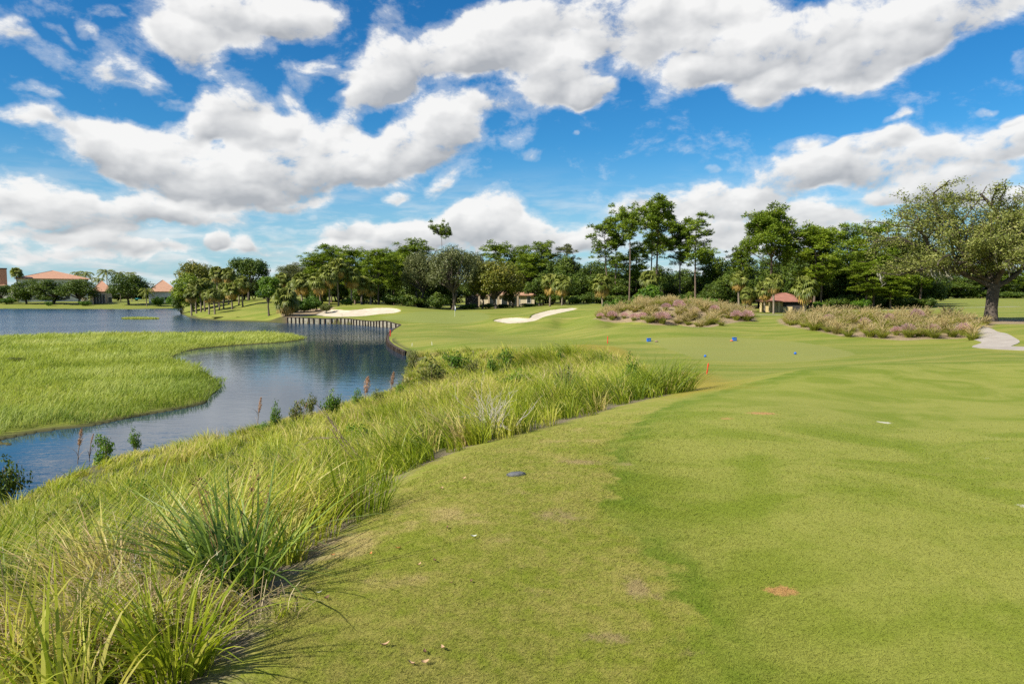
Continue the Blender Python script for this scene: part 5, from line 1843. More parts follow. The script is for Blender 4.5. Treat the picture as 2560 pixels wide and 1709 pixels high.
def house(px0, px1, Y, eave, ridge, depth, label, wallm, roofm, cat='house', name='tiled_house', windows=(), base=None, over=.6, wall_cut=0.0, rid=None):
    """windows: (fraction across, width m, sill m above the ground, height m, name)"""
    z0 = at_base((px0 + px1) / 2, Y)[2]
    az = math.atan2((px0 + px1) / 2 - 1280, FPX)
    xa, xb = px0 * 1.0, px1 * 1.0
    x0, x1 = (xa - 1280) / FPX * Y, (xb - 1280) / FPX * Y
    root = link(name, None, None, ((x0 + x1) / 2, Y, z0))
    tag(root, label, cat)
    w = (x1 - x0) * math.cos(az)
    root.rotation_euler[2] = -az
    ez = z_top(eave, Y) - z0
    rh = z_top(ridge, Y + depth / 2) - z0 - ez
    g = Box()
    g.box((0, depth / 2, ez / 2 - .2), (w, depth, ez + .4))
    wl = link('wall', g.mesh('house_wall', wallm), root)
    g = Box()
    caps = hip_roof(g, -w / 2, w / 2, 0, depth, ez + .1, rh - .1, over, rid)
    rf = link('roof', g.mesh('house_roof', roofm), root)
    link('ridge_tiles', caps.mesh('ridge_tiles', roofm), rf)
    for (fx, ww, sz, hh, nm) in windows:
        x = (fx - .5) * w
        f = Box()
        for (cx, cz, sx, szz) in ((x - ww / 2, sz + hh / 2, .09, hh + .09), (x + ww / 2, sz + hh / 2, .09, hh + .09), (x, sz + hh, ww - .09, .09), (x, sz, ww - .09, .09)):
            f.box((cx, -.03, cz), (sx, .10, szz))
        fr = link(nm, f.mesh(nm, MAT['trim']), root)
        p = Box()
        p.box((x, -.01, sz + hh / 2), (ww - .09, .05, hh - .09))
        link('pane', p.mesh('pane', MAT['glass']), fr)
    return root, w, ez


def slab(name, parent, boxes, mat):
    g = Box()
    for b in boxes:
        g.box(*b)
    return link(name, g.mesh(name, mat), parent)


MAT = {}


def build_houses():
    MAT['trim'] = simple_mat('white_trim', (.62, .60, .55), .6)
    MAT['glass'] = simple_mat('dark_glass', (.02, .025, .03), .08, .5)
    MAT['dark'] = simple_mat('dark_cap_and_shade', (.035, .032, .030), .9)  # plain dark on the chimney cap, painted shade in the shelter front
    MAT['screen'] = simple_mat('screen_mesh', (.085, .085, .085), .8)
    cream = simple_mat('cream_stucco', (.56, .48, .34), .9, col2=(.48, .41, .29), scale=1)
    white = simple_mat('white_stucco', (.64, .62, .57), .9, col2=(.55, .53, .48), scale=1)
    yellow = simple_mat('yellow_stucco', (.50, .40, .20), .9, col2=(.42, .33, .16), scale=1)
    terra = roof_mat('terracotta_tiles', (.43, .235, .145), (.34, .18, .11))
    tanr = roof_mat('tan_tiles', (.43, .25, .16), (.33, .185, .115))
    red = roof_mat('red_tiles', (.30, .135, .095), (.21, .09, .065))
    brick = simple_mat('brown_brick', (.42, .235, .145), .9, col2=(.33, .18, .11), scale=1.5)
    # far shore
    r, w, ez = house(-90, 42, 300, 722, 698, 22, 'terracotta roofed house with square brick chimney at the left edge of the view', white, terra,
                     windows=[(.72, 1.6, 1.0, 1.4, 'window'), (.88, 1.6, 1.0, 1.4, 'window')])
    x = 5.3
    zt = z_top(672, 306) - r.location.z
    ch = slab('chimney', r, [((x, 6, zt / 2), (2.8, 2.8, zt))], brick)
    slab('chimney_cap', ch, [((x, 6, zt + .2), (3.2, 3.2, .4))], MAT['dark'])
    house(50, 224, 292, 697, 677, 26, 'large two storey house with broad terracotta hip roof on the far shore', white, terra,
          windows=[(f, 1.7, s, 1.6, 'window') for f in (.12, .3, .5, .7, .9) for s in (1.0, 4.4)], over=1.0)
    r, w, ez = house(234, 282, 268, 729, 702, 15, 'small terracotta roofed house with grey screened porch on the far shore', cream, terra, windows=[(.9, 1.3, .2, 2.2, 'doorway')])
    p = slab('screened_porch', r, [((-w * .17, -1.6, 1.75), (w * .62, 3.0, 3.5))], MAT['screen'])
    slab('porch_frame', p, [((-w * .17 + q * w * .155, -3.13, 1.75), (.12, .06, 3.5)) for q in (-2, -1, 0, 1, 2)] + [((-w * .17, -3.13, 3.54), (w * .62, .08, .14))], MAT['trim'])
    house(374, 446, 266, 729, 700, 17, 'white walled house with tan tiled hip roof beside the peninsula trees', white, tanr, windows=[(.62, 1.5, .9, 1.3, 'window'), (.85, 2.2, .1, 2.1, 'patio_door')])
    loc = at_base(219, 262)
    gt = link('garden_wall', None, None, loc)
    tag(gt, 'short cream garden wall with a barred gate left of the screened porch', 'garden wall')
    slab('wall_panel', gt, [((-1.2, 0, 1.3), (2.0, .3, 2.6)), ((1.7, 0, 1.6), (1.0, .4, 3.2))], cream)
    slab('gate', gt, [((-.1 + k * .22, 0, .9), (.06, .06, 1.8)) for k in range(6)] + [((.45, .0, 1.83), (1.25, .08, .06))], MAT['trim'])
    loc = at_base(345, 258)
    um = link('parasol', None, None, loc)
    tag(um, 'small teal parasol on the far lawn behind the broad tree', 'parasol')
    link('canopy', Box().lathe([(.02, 2.6), (.7, 2.35), (1.5, 1.95), (1.48, 1.9)], 8).mesh('canopy', simple_mat('teal_cloth', (.04, .28, .27), .8)), um)
    g = Geo()
    g.tube([[0, 0, 0], [0, 0, 2.3]], [.04, .04], 6)
    link('pole', g.mesh('pole', MAT['trim']), um)

    # house behind the green
    dusk = simple_mat('shaded_frame', (.12, .105, .09), .7)  # frame colour darkened to carry the deep shade beside the house
    dim = simple_mat('shaded_stucco', (.34, .27, .18), .9)  # stucco darkened: the trees' shade is put into the column colour
    r, w, ez = house(1196, 1336, 168, 738, 724, 16, 'cream house with columns and a tiled roof behind the leafy tree', cream, tanr,
                     windows=[(.90, 1.0, .9, 1.7, 'window'), (.50, 2.4, .1, 2.2, 'patio_door'), (.68, 1.6, .1, 2.2, 'patio_door'), (.25, 2.0, .1, 2.2, 'patio_door')])
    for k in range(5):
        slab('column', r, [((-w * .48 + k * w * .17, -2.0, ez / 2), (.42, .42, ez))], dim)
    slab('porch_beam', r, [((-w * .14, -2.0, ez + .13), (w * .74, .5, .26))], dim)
    s = slab('pool_screen', r, [((-w * .62, 2.6, 2.0), (w * .22, 5, 4.2))], MAT['screen'])
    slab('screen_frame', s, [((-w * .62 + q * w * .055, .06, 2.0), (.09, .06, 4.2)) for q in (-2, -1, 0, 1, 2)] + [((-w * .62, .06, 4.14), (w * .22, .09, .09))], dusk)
    random.seed(9)
    for i, (px, wd, tp, lb) in enumerate([(1178, 34, 757, 'clipped hedge block before the pool screen'), (1215, 40, 758, 'low clipped hedge before the columns of the cream house'), (1256, 44, 759, 'low hedge right of the trunk of the leafy tree'),
                                          (1320, 46, 757, 'dark clipped hedge under the house window'), (1165, 40, 763, 'bright low hedge in the grass left of the cream house')]):
        tree('bush', i, px, tp, wd, 160, lb, 'hedge', 'hedges before the cream house', name='hedge', crown_mat='palmetto' if i % 2 else None)

    # shelter between the palms
    r, w, ez = house(1897, 2016, 128, 753, 733, 7.5, 'small yellow shelter with red tiled hip roof between the fan palms', yellow, red, 'shelter', 'shelter', over=.75)
    slab('opening_shade', r, [((w * .20, -.05, 1.05), (w * .40, .16, 2.1))], MAT['dark'])  # dark slab on the wall, its colour stands for the shade inside
    slab('counter', r, [((w * .10, -.18, .55), (w * .2, .2, 1.1))], yellow)
    for k in (-.47, -.28, -.08, .45):
        slab('pillar', r, [((w * k, -.42, ez / 2), (.34, .34, ez + .1))], yellow)
    slab('fascia', r, [((0, -.44, ez + .02), (w + .3, .24, .24))], simple_mat('brown_fascia', (.20, .10, .065), .8))


def build_course_things():
    red = simple_mat('red_paint', (.55, .035, .02), .55)
    blue = simple_mat('blue_paint', (.012, .10, .42), .45)
    whitem = simple_mat('white_paint', (.75, .75, .72), .5)
    black = simple_mat('black_plastic', (.03, .03, .033), .6, col2=(.07, .075, .08), scale=30)
    # flag
    x, y, z = hit(1137, 791)
    f = link('golf_flag', None, None, (x, y, z))
    tag(f, 'white and blue flag on its stick on the putting green', 'golf flag')
    H = z_top(763, y) - z
    g = Geo()
    g.tube([[0, 0, 0], [0, 0, H]], [.022, .016], 6)
    link('flagstick', g.mesh('flagstick', whitem), f)
    gx, gz = np.meshgrid(np.linspace(0, 1, 9), np.linspace(0, 1, 6))
    V = np.stack([.16 * gx, .10 * np.sin(gx * 5 + gz), H - .02 - .75 * gz - .25 * gx], -1).reshape(-1, 3)
    V = np.vstack([V, V + np.array([0, .012, 0])])
    i = (np.arange(5)[:, None] * 9 + np.arange(8)[None]).ravel()
    q = np.vstack([np.stack([i, i + 1, i + 10, i + 9], 1), np.stack([i, i + 9, i + 10, i + 1], 1) + 54])
    mi = np.concatenate([(i // 9 > 2), (i // 9 > 2)]).astype(int)
    link('flag', np_mesh('flag', V, q, [whitem, simple_mat('flag_blue', (.03, .09, .30), .7)], mi), f)
    x2, y2 = x + .1, y
    # stakes
    for (px, py, h, tilt, m, nm, lb) in [(1767, 935, None, .13, red, 'hazard_stake', 'red stake leaning in the yellow grass beside the tee'),
                                         (1519, 858, None, .02, red, 'hazard_stake', 'upright red stake left of both blue tee boxes'),
                                         (976, 841, .75, .0, red, 'hazard_stake', 'small red stake at the bend of the retaining wall'),
                                         (855, 796, .85, .03, M['twig'], 'thin_stake', 'thin brown stake in the grass before the left bunker'),
                                         (1030, 866, .30, .05, whitem, 'white_stake', 'tiny white stake near the wall end, left of two'),
                                         (1080, 863, .30, -.05, whitem, 'white_stake', 'tiny white stake beyond the bank bushes, right of two')]:
        x, y, z = hit(px, py)
        if h is None:
            h = (28 if px > 1700 else 18) * y / FPX
        r = .016 if h < .6 else .02
        if m is red:
            r = .034 * h / .55
        s = link(nm, Box().lathe([(0, -.1), (r, -.1), (r, h * .97), (r * .8, h), (0, h)], 8).mesh(nm, m), None, (x, y, z))
        s.rotation_euler = (0, tilt, 0)
        tag(s, lb, 'stake')
    # tee boxes and marker balls
    for (px, py, lb) in [(1622, 853.5, 'blue tee box with rounded edges near the upright red stake'), (1836, 851.5, 'blue tee box with a small red bag beside it')]:
        x, y, z = hit(px, py)
        o = link('tee_box', None, None, (x, y, z), .2)
        tag(o, lb, 'tee box')
        g = Box()
        g.box((0, 0, .12), (.29, .24, .24), taper=.94)
        g.box((0, 0, .255), (.32, .27, .03))
        link('body', g.mesh('tee_box_body', blue), o)
        g = Box()
        g.box((0, -.127, .14), (.18, .012, .09))
        link('face_plate', g.mesh('face_plate', simple_mat('plate_blue', (.10, .24, .55), .5)), o)
    for (px, py, m, lb, cat, nm) in [(1641, 855, M['twig'], 'small brown sandbag beside the left blue tee box', 'sandbag', 'sandbag'), (1829, 853, simple_mat('faded_red', (.45, .14, .08), .8), 'small faded red sandbag touching the right blue tee box', 'sandbag', 'sandbag')]:
        x, y, z = hit(px, py)
        s = link(nm, Box().lathe([(0, 0), (.10, .0), (.12, .05), (.09, .10), (.03, .13), (0, .13)], 10).mesh(nm, m, True), None, (x, y, z), 0, (1.2, .8, 1))
        tag(s, lb, cat)
    for (px, py, lb) in [(1763, 893, 'blue ball shaped tee marker left of the tee, above the leaning red stake'), (1988, 886, 'blue ball shaped tee marker at the right of the tee')]:
        x, y, z = hit(px, py)
        s = link('tee_marker', None, None, (x, y, z))
        tag(s, lb, 'tee marker')
        a = np.linspace(-1.1, PI / 2, 9)
        link('ball', Box().lathe([(.082 * math.cos(q), .074 + .082 * math.sin(q)) for q in a], 14).mesh('ball', blue, True), s)
        link('foot', Box().lathe([(0, 0), (.075, 0), (.06, .03), (0, .035)], 12).mesh('foot', black), s)
    # valve cover in the rough
    x, y, z = hit(1290, 1187)
    s = link('valve_cover', None, None, (x, y, z + .004), .5)
    tag(s, 'dark grey oval valve cover set flush in the near turf', 'valve cover')
    an = np.arange(20) / 20 * 2 * PI
    g = Box()
    g.lathe([(0, .016), (.070, .016), (.078, .012), (.078, -.05)], 24)
    link('lid', g.mesh('lid', simple_mat('grey_lid', (.13, .135, .135), .7, col2=(.08, .083, .085), scale=25, bump=.3), True), s).scale = (1.05, .72, 1)
    g = Box()
    g.lathe([(.079, -.05), (.079, .008), (.090, .008), (.094, -.05)], 24)
    link('rim', g.mesh('rim', black, True), s).scale = (1.05, .72, 1)
    # fallen leaves and divots
    pal = {'orange': simple_mat('orange_leaf', (.42, .17, .05), .7), 'brown': simple_mat('brown_leaf', (.13, .07, .04), .8), 'tan': simple_mat('tan_leaf', (.38, .25, .14), .8), 'grey': simple_mat('grey_leaf', (.42, .44, .38), .8)}
    for (px, py, c, sc, rz, lb) in [(1183, 1346, 'grey', 1.1, .3, 'pale grey green fallen leaf alone in the open turf'), (995, 1375, 'orange', 1.0, .1, 'bright orange fallen leaf, larger of two near the bank'),
                                    (927, 1388, 'orange', .7, 1.2, 'small orange fallen leaf left of the bright one'), (832, 1392, 'orange', .8, .4, 'orange fallen leaf lying in the soil at the foot of the grass'),
                                    (1088, 1406, 'brown', .8, 2.2, 'dark curled leaf right of the orange leaves'), (1049, 1416, 'tan', .8, .9, 'dull tan leaf beside the dark curled leaf'),
                                    (963, 1620, 'tan', 1.15, .5, 'largest tan fallen leaf, low in the turf near the camera'), (1061, 1637, 'brown', .8, 1.9, 'dark brown leaf between the tan leaves near the camera'),
                                    (1063, 1662, 'tan', .9, .3, 'tan leaf just below the dark brown leaf near the camera'), (1028, 1666, 'tan', .8, 2.8, 'tan leaf left of another below the dark brown leaf'),
                                    (1108, 1626, 'tan', .8, 2.0, 'small tan leaf right of the dark brown leaf near the camera'), (816, 1500, 'brown', .9, 1.0, 'dark leaf on bare soil at the turf edge'),
                                    (798, 1488, 'grey', .9, .2, 'pale leaf on bare soil at the turf edge'), (1119, 1322, 'brown', .7, 1.5, 'small dark leaf above the orange leaves'),
                                    (1160, 1199, 'tan', 1.0, .4, 'tan leaf left of the valve cover, nearer to it'), (1103, 1224, 'tan', 1.0, 1.1, 'tan leaf left of the valve cover, farther from it'),
                                    (1128, 1463, 'brown', .6, .4, 'tiny dark leaf in mid turf, left of two'), (1178, 1457, 'brown', .6, 1.4, 'tiny dark leaf in mid turf, right of two')]:
        x, y, z = hit(px, py)
        n = 7
        t = np.linspace(0, 1, n)
        wv = .010 * np.sin(t * PI) ** .8 * sc
        L_ = .042 * sc
        mid = np.stack([(t - .5) * L_, np.zeros(n), .014 * sc * (np.abs(t - .5) * 2) ** 2 + .006], 1)
        V = np.concatenate([mid, mid + np.stack([0 * t, wv, wv * .55], 1), mid + np.stack([0 * t, -wv, wv * .55], 1)])
        V = np.vstack([V, V + np.array([0, 0, .0012])])
        q = []
        for b in (0, 3 * n):
            for i in range(n - 1):
                q += [[b + i, b + i + 1, b + n + i + 1, b + n + i], [b + i, b + 2 * n + i, b + 2 * n + i + 1, b + i + 1]]
        s = link('fallen_leaf', np_mesh('fallen_leaf', V, np.array(q), pal[c], smooth=True), None, (x, y, z + .006), rz)
        s.rotation_euler = (random.uniform(-.3, .3), random.uniform(-.2, .2), rz)
        tag(s, lb, 'leaf')


# ------------------------------------------------------------------ planted mounds
def make_tussock(seed, h=1.0, nb=230, ns=38, lean=(.35, 1.1)):
    rng = np.random.default_rng(seed)
    g, gs = Geo(), Geo()
    a, rr = rng.uniform(0, 6.28, nb), .22 * np.sqrt(rng.random(nb))
    base = np.stack([np.cos(a) * rr, np.sin(a) * rr, np.zeros(nb)], 1)
    g.blades(base, h * rng.uniform(.6, 1.2, nb), .017, a + rng.normal(size=nb) * .5, rng.uniform(*lean, nb), rng.uniform(.6, 1.6, nb), np.clip(rng.normal(.45, .22, nb), 0, 1), 4, rng=rng)
    for k in range(ns):
        an = rng.uniform(0, 6.28)
        t = np.linspace(0, 1, 6)
        L_ = h * rng.uniform(1.1, 1.7)
        ln = rng.uniform(.15, .75)
        P = np.stack([np.cos(an) * ln * t ** 1.5 * L_ * .7 + .20 * t ** 2, np.sin(an) * ln * t ** 1.5 * L_ * .7, L_ * (t - .25 * ln * t ** 3)], 1)
        gs.tube(P, [.006] * 6, 3, .4, False)
        for q in range(9):
            f = .62 + .38 * q / 8
            i = min(int(f * 5), 4)
            c = P[i] + (P[i + 1] - P[i]) * (f * 5 - i)
            gs.leaves(c[None] + rng.normal(size=(2, 3)) * .016, rng.normal(size=(2, 3)), .15, .019, rng, np.clip(rng.normal(.5, .25, 2), 0, 1), along=np.repeat((P[i + 1] - P[i])[None], 2, 0) + rng.normal(size=(2, 3)) * .03)
    return g, gs


def make_muhly(seed):
    rng = np.random.default_rng(seed)
    g, _ = make_tussock(seed, .7, 200, 0, (.2, .8))
    gs = Geo()
    n = 1150
    d = rng.normal(size=(n, 3))
    d[:, 2] = np.abs(d[:, 2])
    d /= np.linalg.norm(d, axis=1)[:, None]
    p = np.array([.06, 0, .50]) + d * rng.uniform(.25, 1.0, (n, 1)) ** .6 * np.array([.62, .62, .66])
    gs.leaves(p, np.cross(d, rng.normal(size=(n, 3))), .19 * rng.uniform(.6, 1.3, n), .019, rng, np.clip(rng.normal(.45, .25, n), 0, 1), along=d + np.array([.2, 0, .35]))
    return g, gs


def build_mounds():
    TUS = []
    for sd in (1, 2, 3, 4):
        g, gs = make_tussock(sd, 1.0, 400, 18)
        TUS.append((g.mesh('tussock_blades', M['clump']), gs.mesh('tussock_heads', M['tan'])))
    strawy = leaf_mat('straw_blades', [(.12, .125, .018), (.29, .26, .065), (.48, .40, .17)], .35)
    DRY = []
    for sd in (5, 6, 7):
        g, gs = make_tussock(sd, 1.0, 380, 36)
        DRY.append((g.mesh('dry_tussock_blades', strawy), gs.mesh('dry_tussock_heads', M['tan'])))
    MUH = []
    for sd in (8, 9, 10):
        g, gs = make_muhly(sd)
        MUH.append((g.mesh('muhly_blades', M['clump']), gs.mesh('muhly_heads', M['pink'])))
    random.seed(12)

    def put(px_xy, kind, s, label, group):
        x, y = px_xy
        o = link('grass_tussock', None, None, (x, y, land1(x, y) - .03), random.uniform(-.7, .7))
        tag(o, label, 'grass clump', group)
        bl, hd = random.choice({'green': TUS, 'dry': DRY, 'pink': MUH}[kind])
        for nm, me in (('blades', bl), ('seed_heads', hd)):
            link(nm, me, o).scale = (s * .98, s * .98, s * (.84 if kind == 'pink' else .66) * random.uniform(.9, 1.1))
    used = []
    pinks = [(1500, 797, .75, 'small pink grass tuft at the left tip of the left mound'), (1529, 800, 1.05, 'pink grass clump second from the left tip of the left mound'), (1585, 802, 1.0, 'pink grass clump at the front left of the left mound'),
             (1606, 799, .9, 'pinkish clump right of the front left one on the left mound'), (1655, 809, 1.5, 'large rosy grass clump at the front of the left mound'), (1840, 801, 1.1, 'rosy grass clump at the right end of the left mound, left of a pair'),
             (1866, 802, 1.2, 'rosy grass clump at the right end of the left mound, right of a pair'), (1664, 776, 1.0, 'pink grass dome on top of the left mound, left of two'), (1695, 776, 1.2, 'pink grass dome on top of the left mound, right of two'), (1785, 783, 1.0, 'faint pink haze clump on the upper right of the left mound'),
             (2268, 836, 1.0, 'pink grass clump at the front right of the right mound'), (2240, 838, .8, 'faint pink tuft at the front of the right mound'), (2290, 803, 1.1, 'tall pink clump leaning on top of the right mound'), (2408, 838, 1.0, 'pinkish clump second from the right tip of the right mound'),
             (1640, 800, .9, 'soft pink clump behind the large rosy one on the left mound'), (1735, 790, 1.0, 'soft pink clump in the middle of the left mound, above the dark olive one'), (1560, 797, .8, 'soft pink tuft between the front left clumps of the left mound'),
             (2330, 832, .9, 'soft pink clump in the right half of the right mound'), (2220, 806, .9, 'soft pink clump near the top middle of the right mound'),
             (2070, 806, .9, 'pale pink tuft high at the left of the right mound'), (2160, 812, .8, 'pale pink tuft in the middle of the right mound')]
    for (px, py, s, lb) in pinks:
        x, y, _ = hit(px, py)
        used.append((x, y, .55))
        put((x, y), 'pink', s, lb, 'pink grasses on the planted mounds')
    greens = [(1745, 816, 1.0, 'dark olive grass clump at the front of the left mound'), (1720, 812, .85, 'green clump left of the dark olive one on the left mound'), (1803, 814, .85, 'olive green clump at the front right of the left mound'),
              (2035, 826, 1.35, 'big green fountain grass clump at the front left of the right mound'), (2010, 818, 1.0, 'green clump left of the big green fountain grass'), (1978, 813, .9, 'straw green clump at the left tip of the right mound'),
              (2120, 842, 1.0, 'light green grass clump low at the front of the right mound'), (2175, 842, 1.25, 'green fountain clump in the middle front of the right mound, left of two'), (2205, 845, 1.15, 'green fountain clump in the middle front of the right mound, right of two'),
              (2380, 842, 1.15, 'green clump with tan heads at the right end of the right mound'), (2432, 850, 1.15, 'dark green clump alone at the right tip by the cart path'), (2335, 845, 1.1, 'straw green clump at the front right of the right mound')]
    for (px, py, s, lb) in greens:
        x, y, _ = hit(px, py)
        used.append((x, y, .6))
        put((x, y), 'green', s, lb, 'green grasses on the planted mounds')
    rng = np.random.default_rng(77)
    for poly, n, mix_, side in ((BED_LEFT, 130, .45, 'left'), (BED_RIGHT, 130, .68, 'right')):
        x, y = in_poly(poly, 4000, rng, .35)
        k = 0
        for a, b in zip(x, y):
            if k >= n:
                break
            if all((a - c) ** 2 + (b - d) ** 2 > (e + .22) ** 2 for c, d, e in used):
                used.append((a, b, .40))
                k += 1
                kind = 'green' if rng.random() < mix_ else 'dry'
                put((a, b), kind, rng.uniform(.75, 1.4), {'green': 'green grass clump with feathery tan heads among the others on the %s mound', 'dry': 'straw coloured feathery grass clump among the others on the %s mound'}[kind] % side,
                    '%s grass clumps on the %s mound' % (kind if kind == 'green' else 'straw', side))


# ------------------------------------------------------------------ plants of the bank
def build_bank_plants():
    rng = np.random.default_rng(55)

    def single(name, loc, parts, label, cat, group=None, rz=0.0, scale=None):
        if len(parts) == 1:
            o = link(name, parts[0][1], None, loc, rz, scale)
        else:
            o = link(name, None, None, loc, rz, scale)
            for nm, me in parts:
                link(nm, me, o)
        return tag(o, label, cat, group)

    def tuft(px, py, n, h, w, lean, mat, label, cat='grass clump', r=.14, tint=(.5, .2), seeds=0, bias=None, name='sedge_clump'):
        x, y, z = hit(px, py)
        g = Geo()
        a = rng.uniform(0, 6.28, n)
        rr = r * np.sqrt(rng.random(n))
        az = a + rng.normal(size=n) * .4
        if bias is not None:
            az = np.where(rng.random(n) < .55, bias + rng.normal(size=n) * .7, az)
        g.blades(np.stack([np.cos(a) * rr, np.sin(a) * rr, np.zeros(n)], 1), h * rng.uniform(.5, 1.1, n), w * rng.uniform(.7, 1.25, n), az, rng.uniform(*lean, n), rng.uniform(.3, 1.4, n), np.clip(rng.normal(tint[0], tint[1], n), 0, 1), 6, .1, rng=rng)
        parts = [('blades', g.mesh(name + '_blades', M[mat]))]
        if seeds:
            gs = Geo()
            for k in range(seeds):
                an = rng.uniform(0, 6.28)
                e = np.array([math.cos(an) * h * .25, math.sin(an) * h * .25, h * rng.uniform(.62, .98)])
                gs.tube(wobble([0, 0, 0], e, 5, .02, rng), [.0022] * 5, 3)
                for q in range(5):
                    clump_leaves(gs, e + rng.normal(size=3) * .03, .016, 8, .014, .008, rng, .4)
            parts.append(('seed_heads', gs.mesh(name + '_seeds', simple_mat('rusty_seed', (.17, .105, .04), .8))))
        return single(name, (x, y, z - .02), parts, label, cat)
    tuft(592, 1492, 230, .76, .016, (.25, 1.3), 'sedge', 'large blue green sedge clump with rusty seed heads at the turf edge', seeds=6, r=.17, bias=2.7)
    tuft(440, 1690, 150, .50, .015, (.15, 1.1), 'grass', 'bright broad bladed grass clump nearest the camera at the turf edge', r=.15, tint=(.34, .13), name='grass_clump')
    tuft(250, 1690, 120, .42, .009, (.3, 1.2), 'grass', 'pale broad bladed grass clump low at the left of the near one', r=.2, tint=(.55, .14), name='grass_clump')
    tuft(20, 1560, 110, .55, .014, (.1, .6), 'sedge', 'dark green upright sedge clump at the left edge of the view', r=.13)
    tuft(640, 1478, 26, .32, .006, (.05, .4), 'grass', 'small green tuft standing alone on the bare soil', r=.04, tint=(.3, .1), name='grass_clump')
    tuft(700, 1545, 18, .17, .006, (.1, .8), 'grass', 'tiny grass tuft on the bare soil near the turf', r=.03, tint=(.4, .1), name='grass_clump')
    tuft(575, 1560, 20, .20, .008, (.1, .9), 'grass', 'tiny arching tuft on the soil left of another', r=.03, tint=(.4, .1), name='grass_clump')
    tuft(900, 1292, 150, .62, .007, (.1, .6), 'grass', 'dense dark green tuft at the edge of the tall grass, halfway along', r=.22, tint=(.16, .08), name='grass_clump')
    tuft(1410, 1020, 130, .95, .012, (.1, .8), 'sedge', 'blue green sedge clump beside the pale dead shrub', seeds=5, r=.16)
    tuft(700, 1190, 120, .8, .012, (.1, .7), 'sedge', 'blue green sedge clump rising from the middle of the bank', r=.18)
    tuft(1432, 893, 260, 1.25, .022, (.5, 1.3), 'grass', 'bright arching tussock at the far top of the bank', r=.45, tint=(.32, .1), bias=2.6, name='grass_clump')
    tuft(1665, 985, 420, 1.05, .014, (.4, 1.2), 'grass', 'dark green leaning tussock at the right end of the bank', r=.6, tint=(.17, .09), bias=.3, name='grass_clump')
    tuft(1560, 1000, 360, .95, .013, (.3, 1.2), 'grass', 'green tussock left of the one at the right end of the bank', r=.6, tint=(.2, .1), bias=.3, name='grass_clump')

    SH = []
    for sd in (1, 2, 3):
        gt, gc = make_shrub(sd)
        SH.append((gt, gc))
    shm = {}

    def shrub(px, py, hw, hh, mat, label, var=0, cat='bush', name='bush', dz=.3, sparse=False):
        if dz < 0:
            (x, y), z = px_flat(px, py + hh, .15), .15
        else:
            x, y, z0 = hit(px, py + hh, dz=dz)
            z = land1(x, y)
        key = (var, mat)
        if key not in shm:
            gt, gc = SH[var]
            shm[key] = (gt.mesh('bush_stems', M['twig'], True), gc.mesh('bush_leaves', M[mat]))
        W = 2 * hw * y / FPX
        H = z_top(py - hh, y) - z
        o = link(name, None, None, (x, y, z - .02), rng.uniform(0, 6.28))
        tag(o, label, cat)
        for nm, me in zip(('stems', 'leaves'), shm[key]):
            link(nm, me, o).scale = (W / 1.35, W / 1.35, H / .95)
    shrub(18, 1185, 62, 62, 'broad', 'dark leafy bush at the left edge beside the water', 0)
    shrub(262, 1100, 40, 32, 'shrub', 'small leafy bush by the water right of the reed plumes', 1)
    shrub(335, 1088, 26, 18, 'shrub', 'low leafy sprig by the water right of the small leafy bush', 2)
    shrub(690, 1030, 26, 26, 'shrub', 'thin green bush by the water beside the slim plume', 2)
    shrub(740, 1015, 30, 28, 'willow', 'thin brownish bush standing before the cove water', 1)
    shrub(778, 1000, 22, 26, 'willow', 'slender feathery bush left of the round bright bush', 0)
    shrub(832, 998, 36, 34, 'shrub', 'round bright green bush before the cove water', 0)
    shrub(893, 985, 22, 22, 'shrub', 'small bush between the round bright bush and the big plume', 1)
    shrub(1000, 968, 26, 16, 'shrub', 'low bush under the right big reed plume', 2)
    shrub(1034, 890, 24, 24, 'willow', 'reedy bush at the end of the retaining wall', 1, dz=.2)
    shrub(1075, 925, 62, 34, 'willow', 'wide olive bush near the wall end', 2)
    shrub(1137, 893, 48, 24, 'shrub', 'green bush behind the wide olive bush', 0)
    shrub(1178, 908, 34, 20, 'willow', 'brownish olive bush among the green bushes', 1)
    shrub(1228, 906, 26, 18, 'shrub', 'small green bush left of the tall green one', 2)
    shrub(1266, 888, 34, 26, 'shrub', 'tall green bush at the top of the far bank', 1)
    shrub(1297, 936, 66, 20, 'bright', 'bright green low wide bush in the middle of the far bank', 0)
    shrub(1420, 938, 40, 34, 'willow', 'brown withered bush in the far bank', 0, cat='bush')
    shrub(1575, 920, 34, 34, 'shrub', 'fresh green weed bush near the right end of the bank', 2)
    shrub(360, 1215, 60, 26, 'shrub', 'low dark green patch of leaves in the left bank', 1, dz=.2)
    shrub(370, 1260, 40, 26, 'broad', 'low dark broadleaf weed behind the dry stems', 2, dz=.2)
    shrub(270, 1690, 36, 22, 'shrub', 'leafy weed at the lower left near the camera', 0, dz=.0)
    shrub(1010, 1092, 40, 22, 'shrub', 'green leafy weed in the middle of the near bank', 1, dz=.2)
    shrub(195, 877, 22, 9, 'willow', 'dark low bush on the marsh island, right of two', 0, dz=-1.5)
    shrub(45, 897, 42, 9, 'willow', 'dark low bush on the marsh island, left of two', 1, dz=-1.5)

    wr = np.random.default_rng(91)
    wx, wy = in_poly(BANK, 4000, wr, .5, (-10, 4, 6, 45))
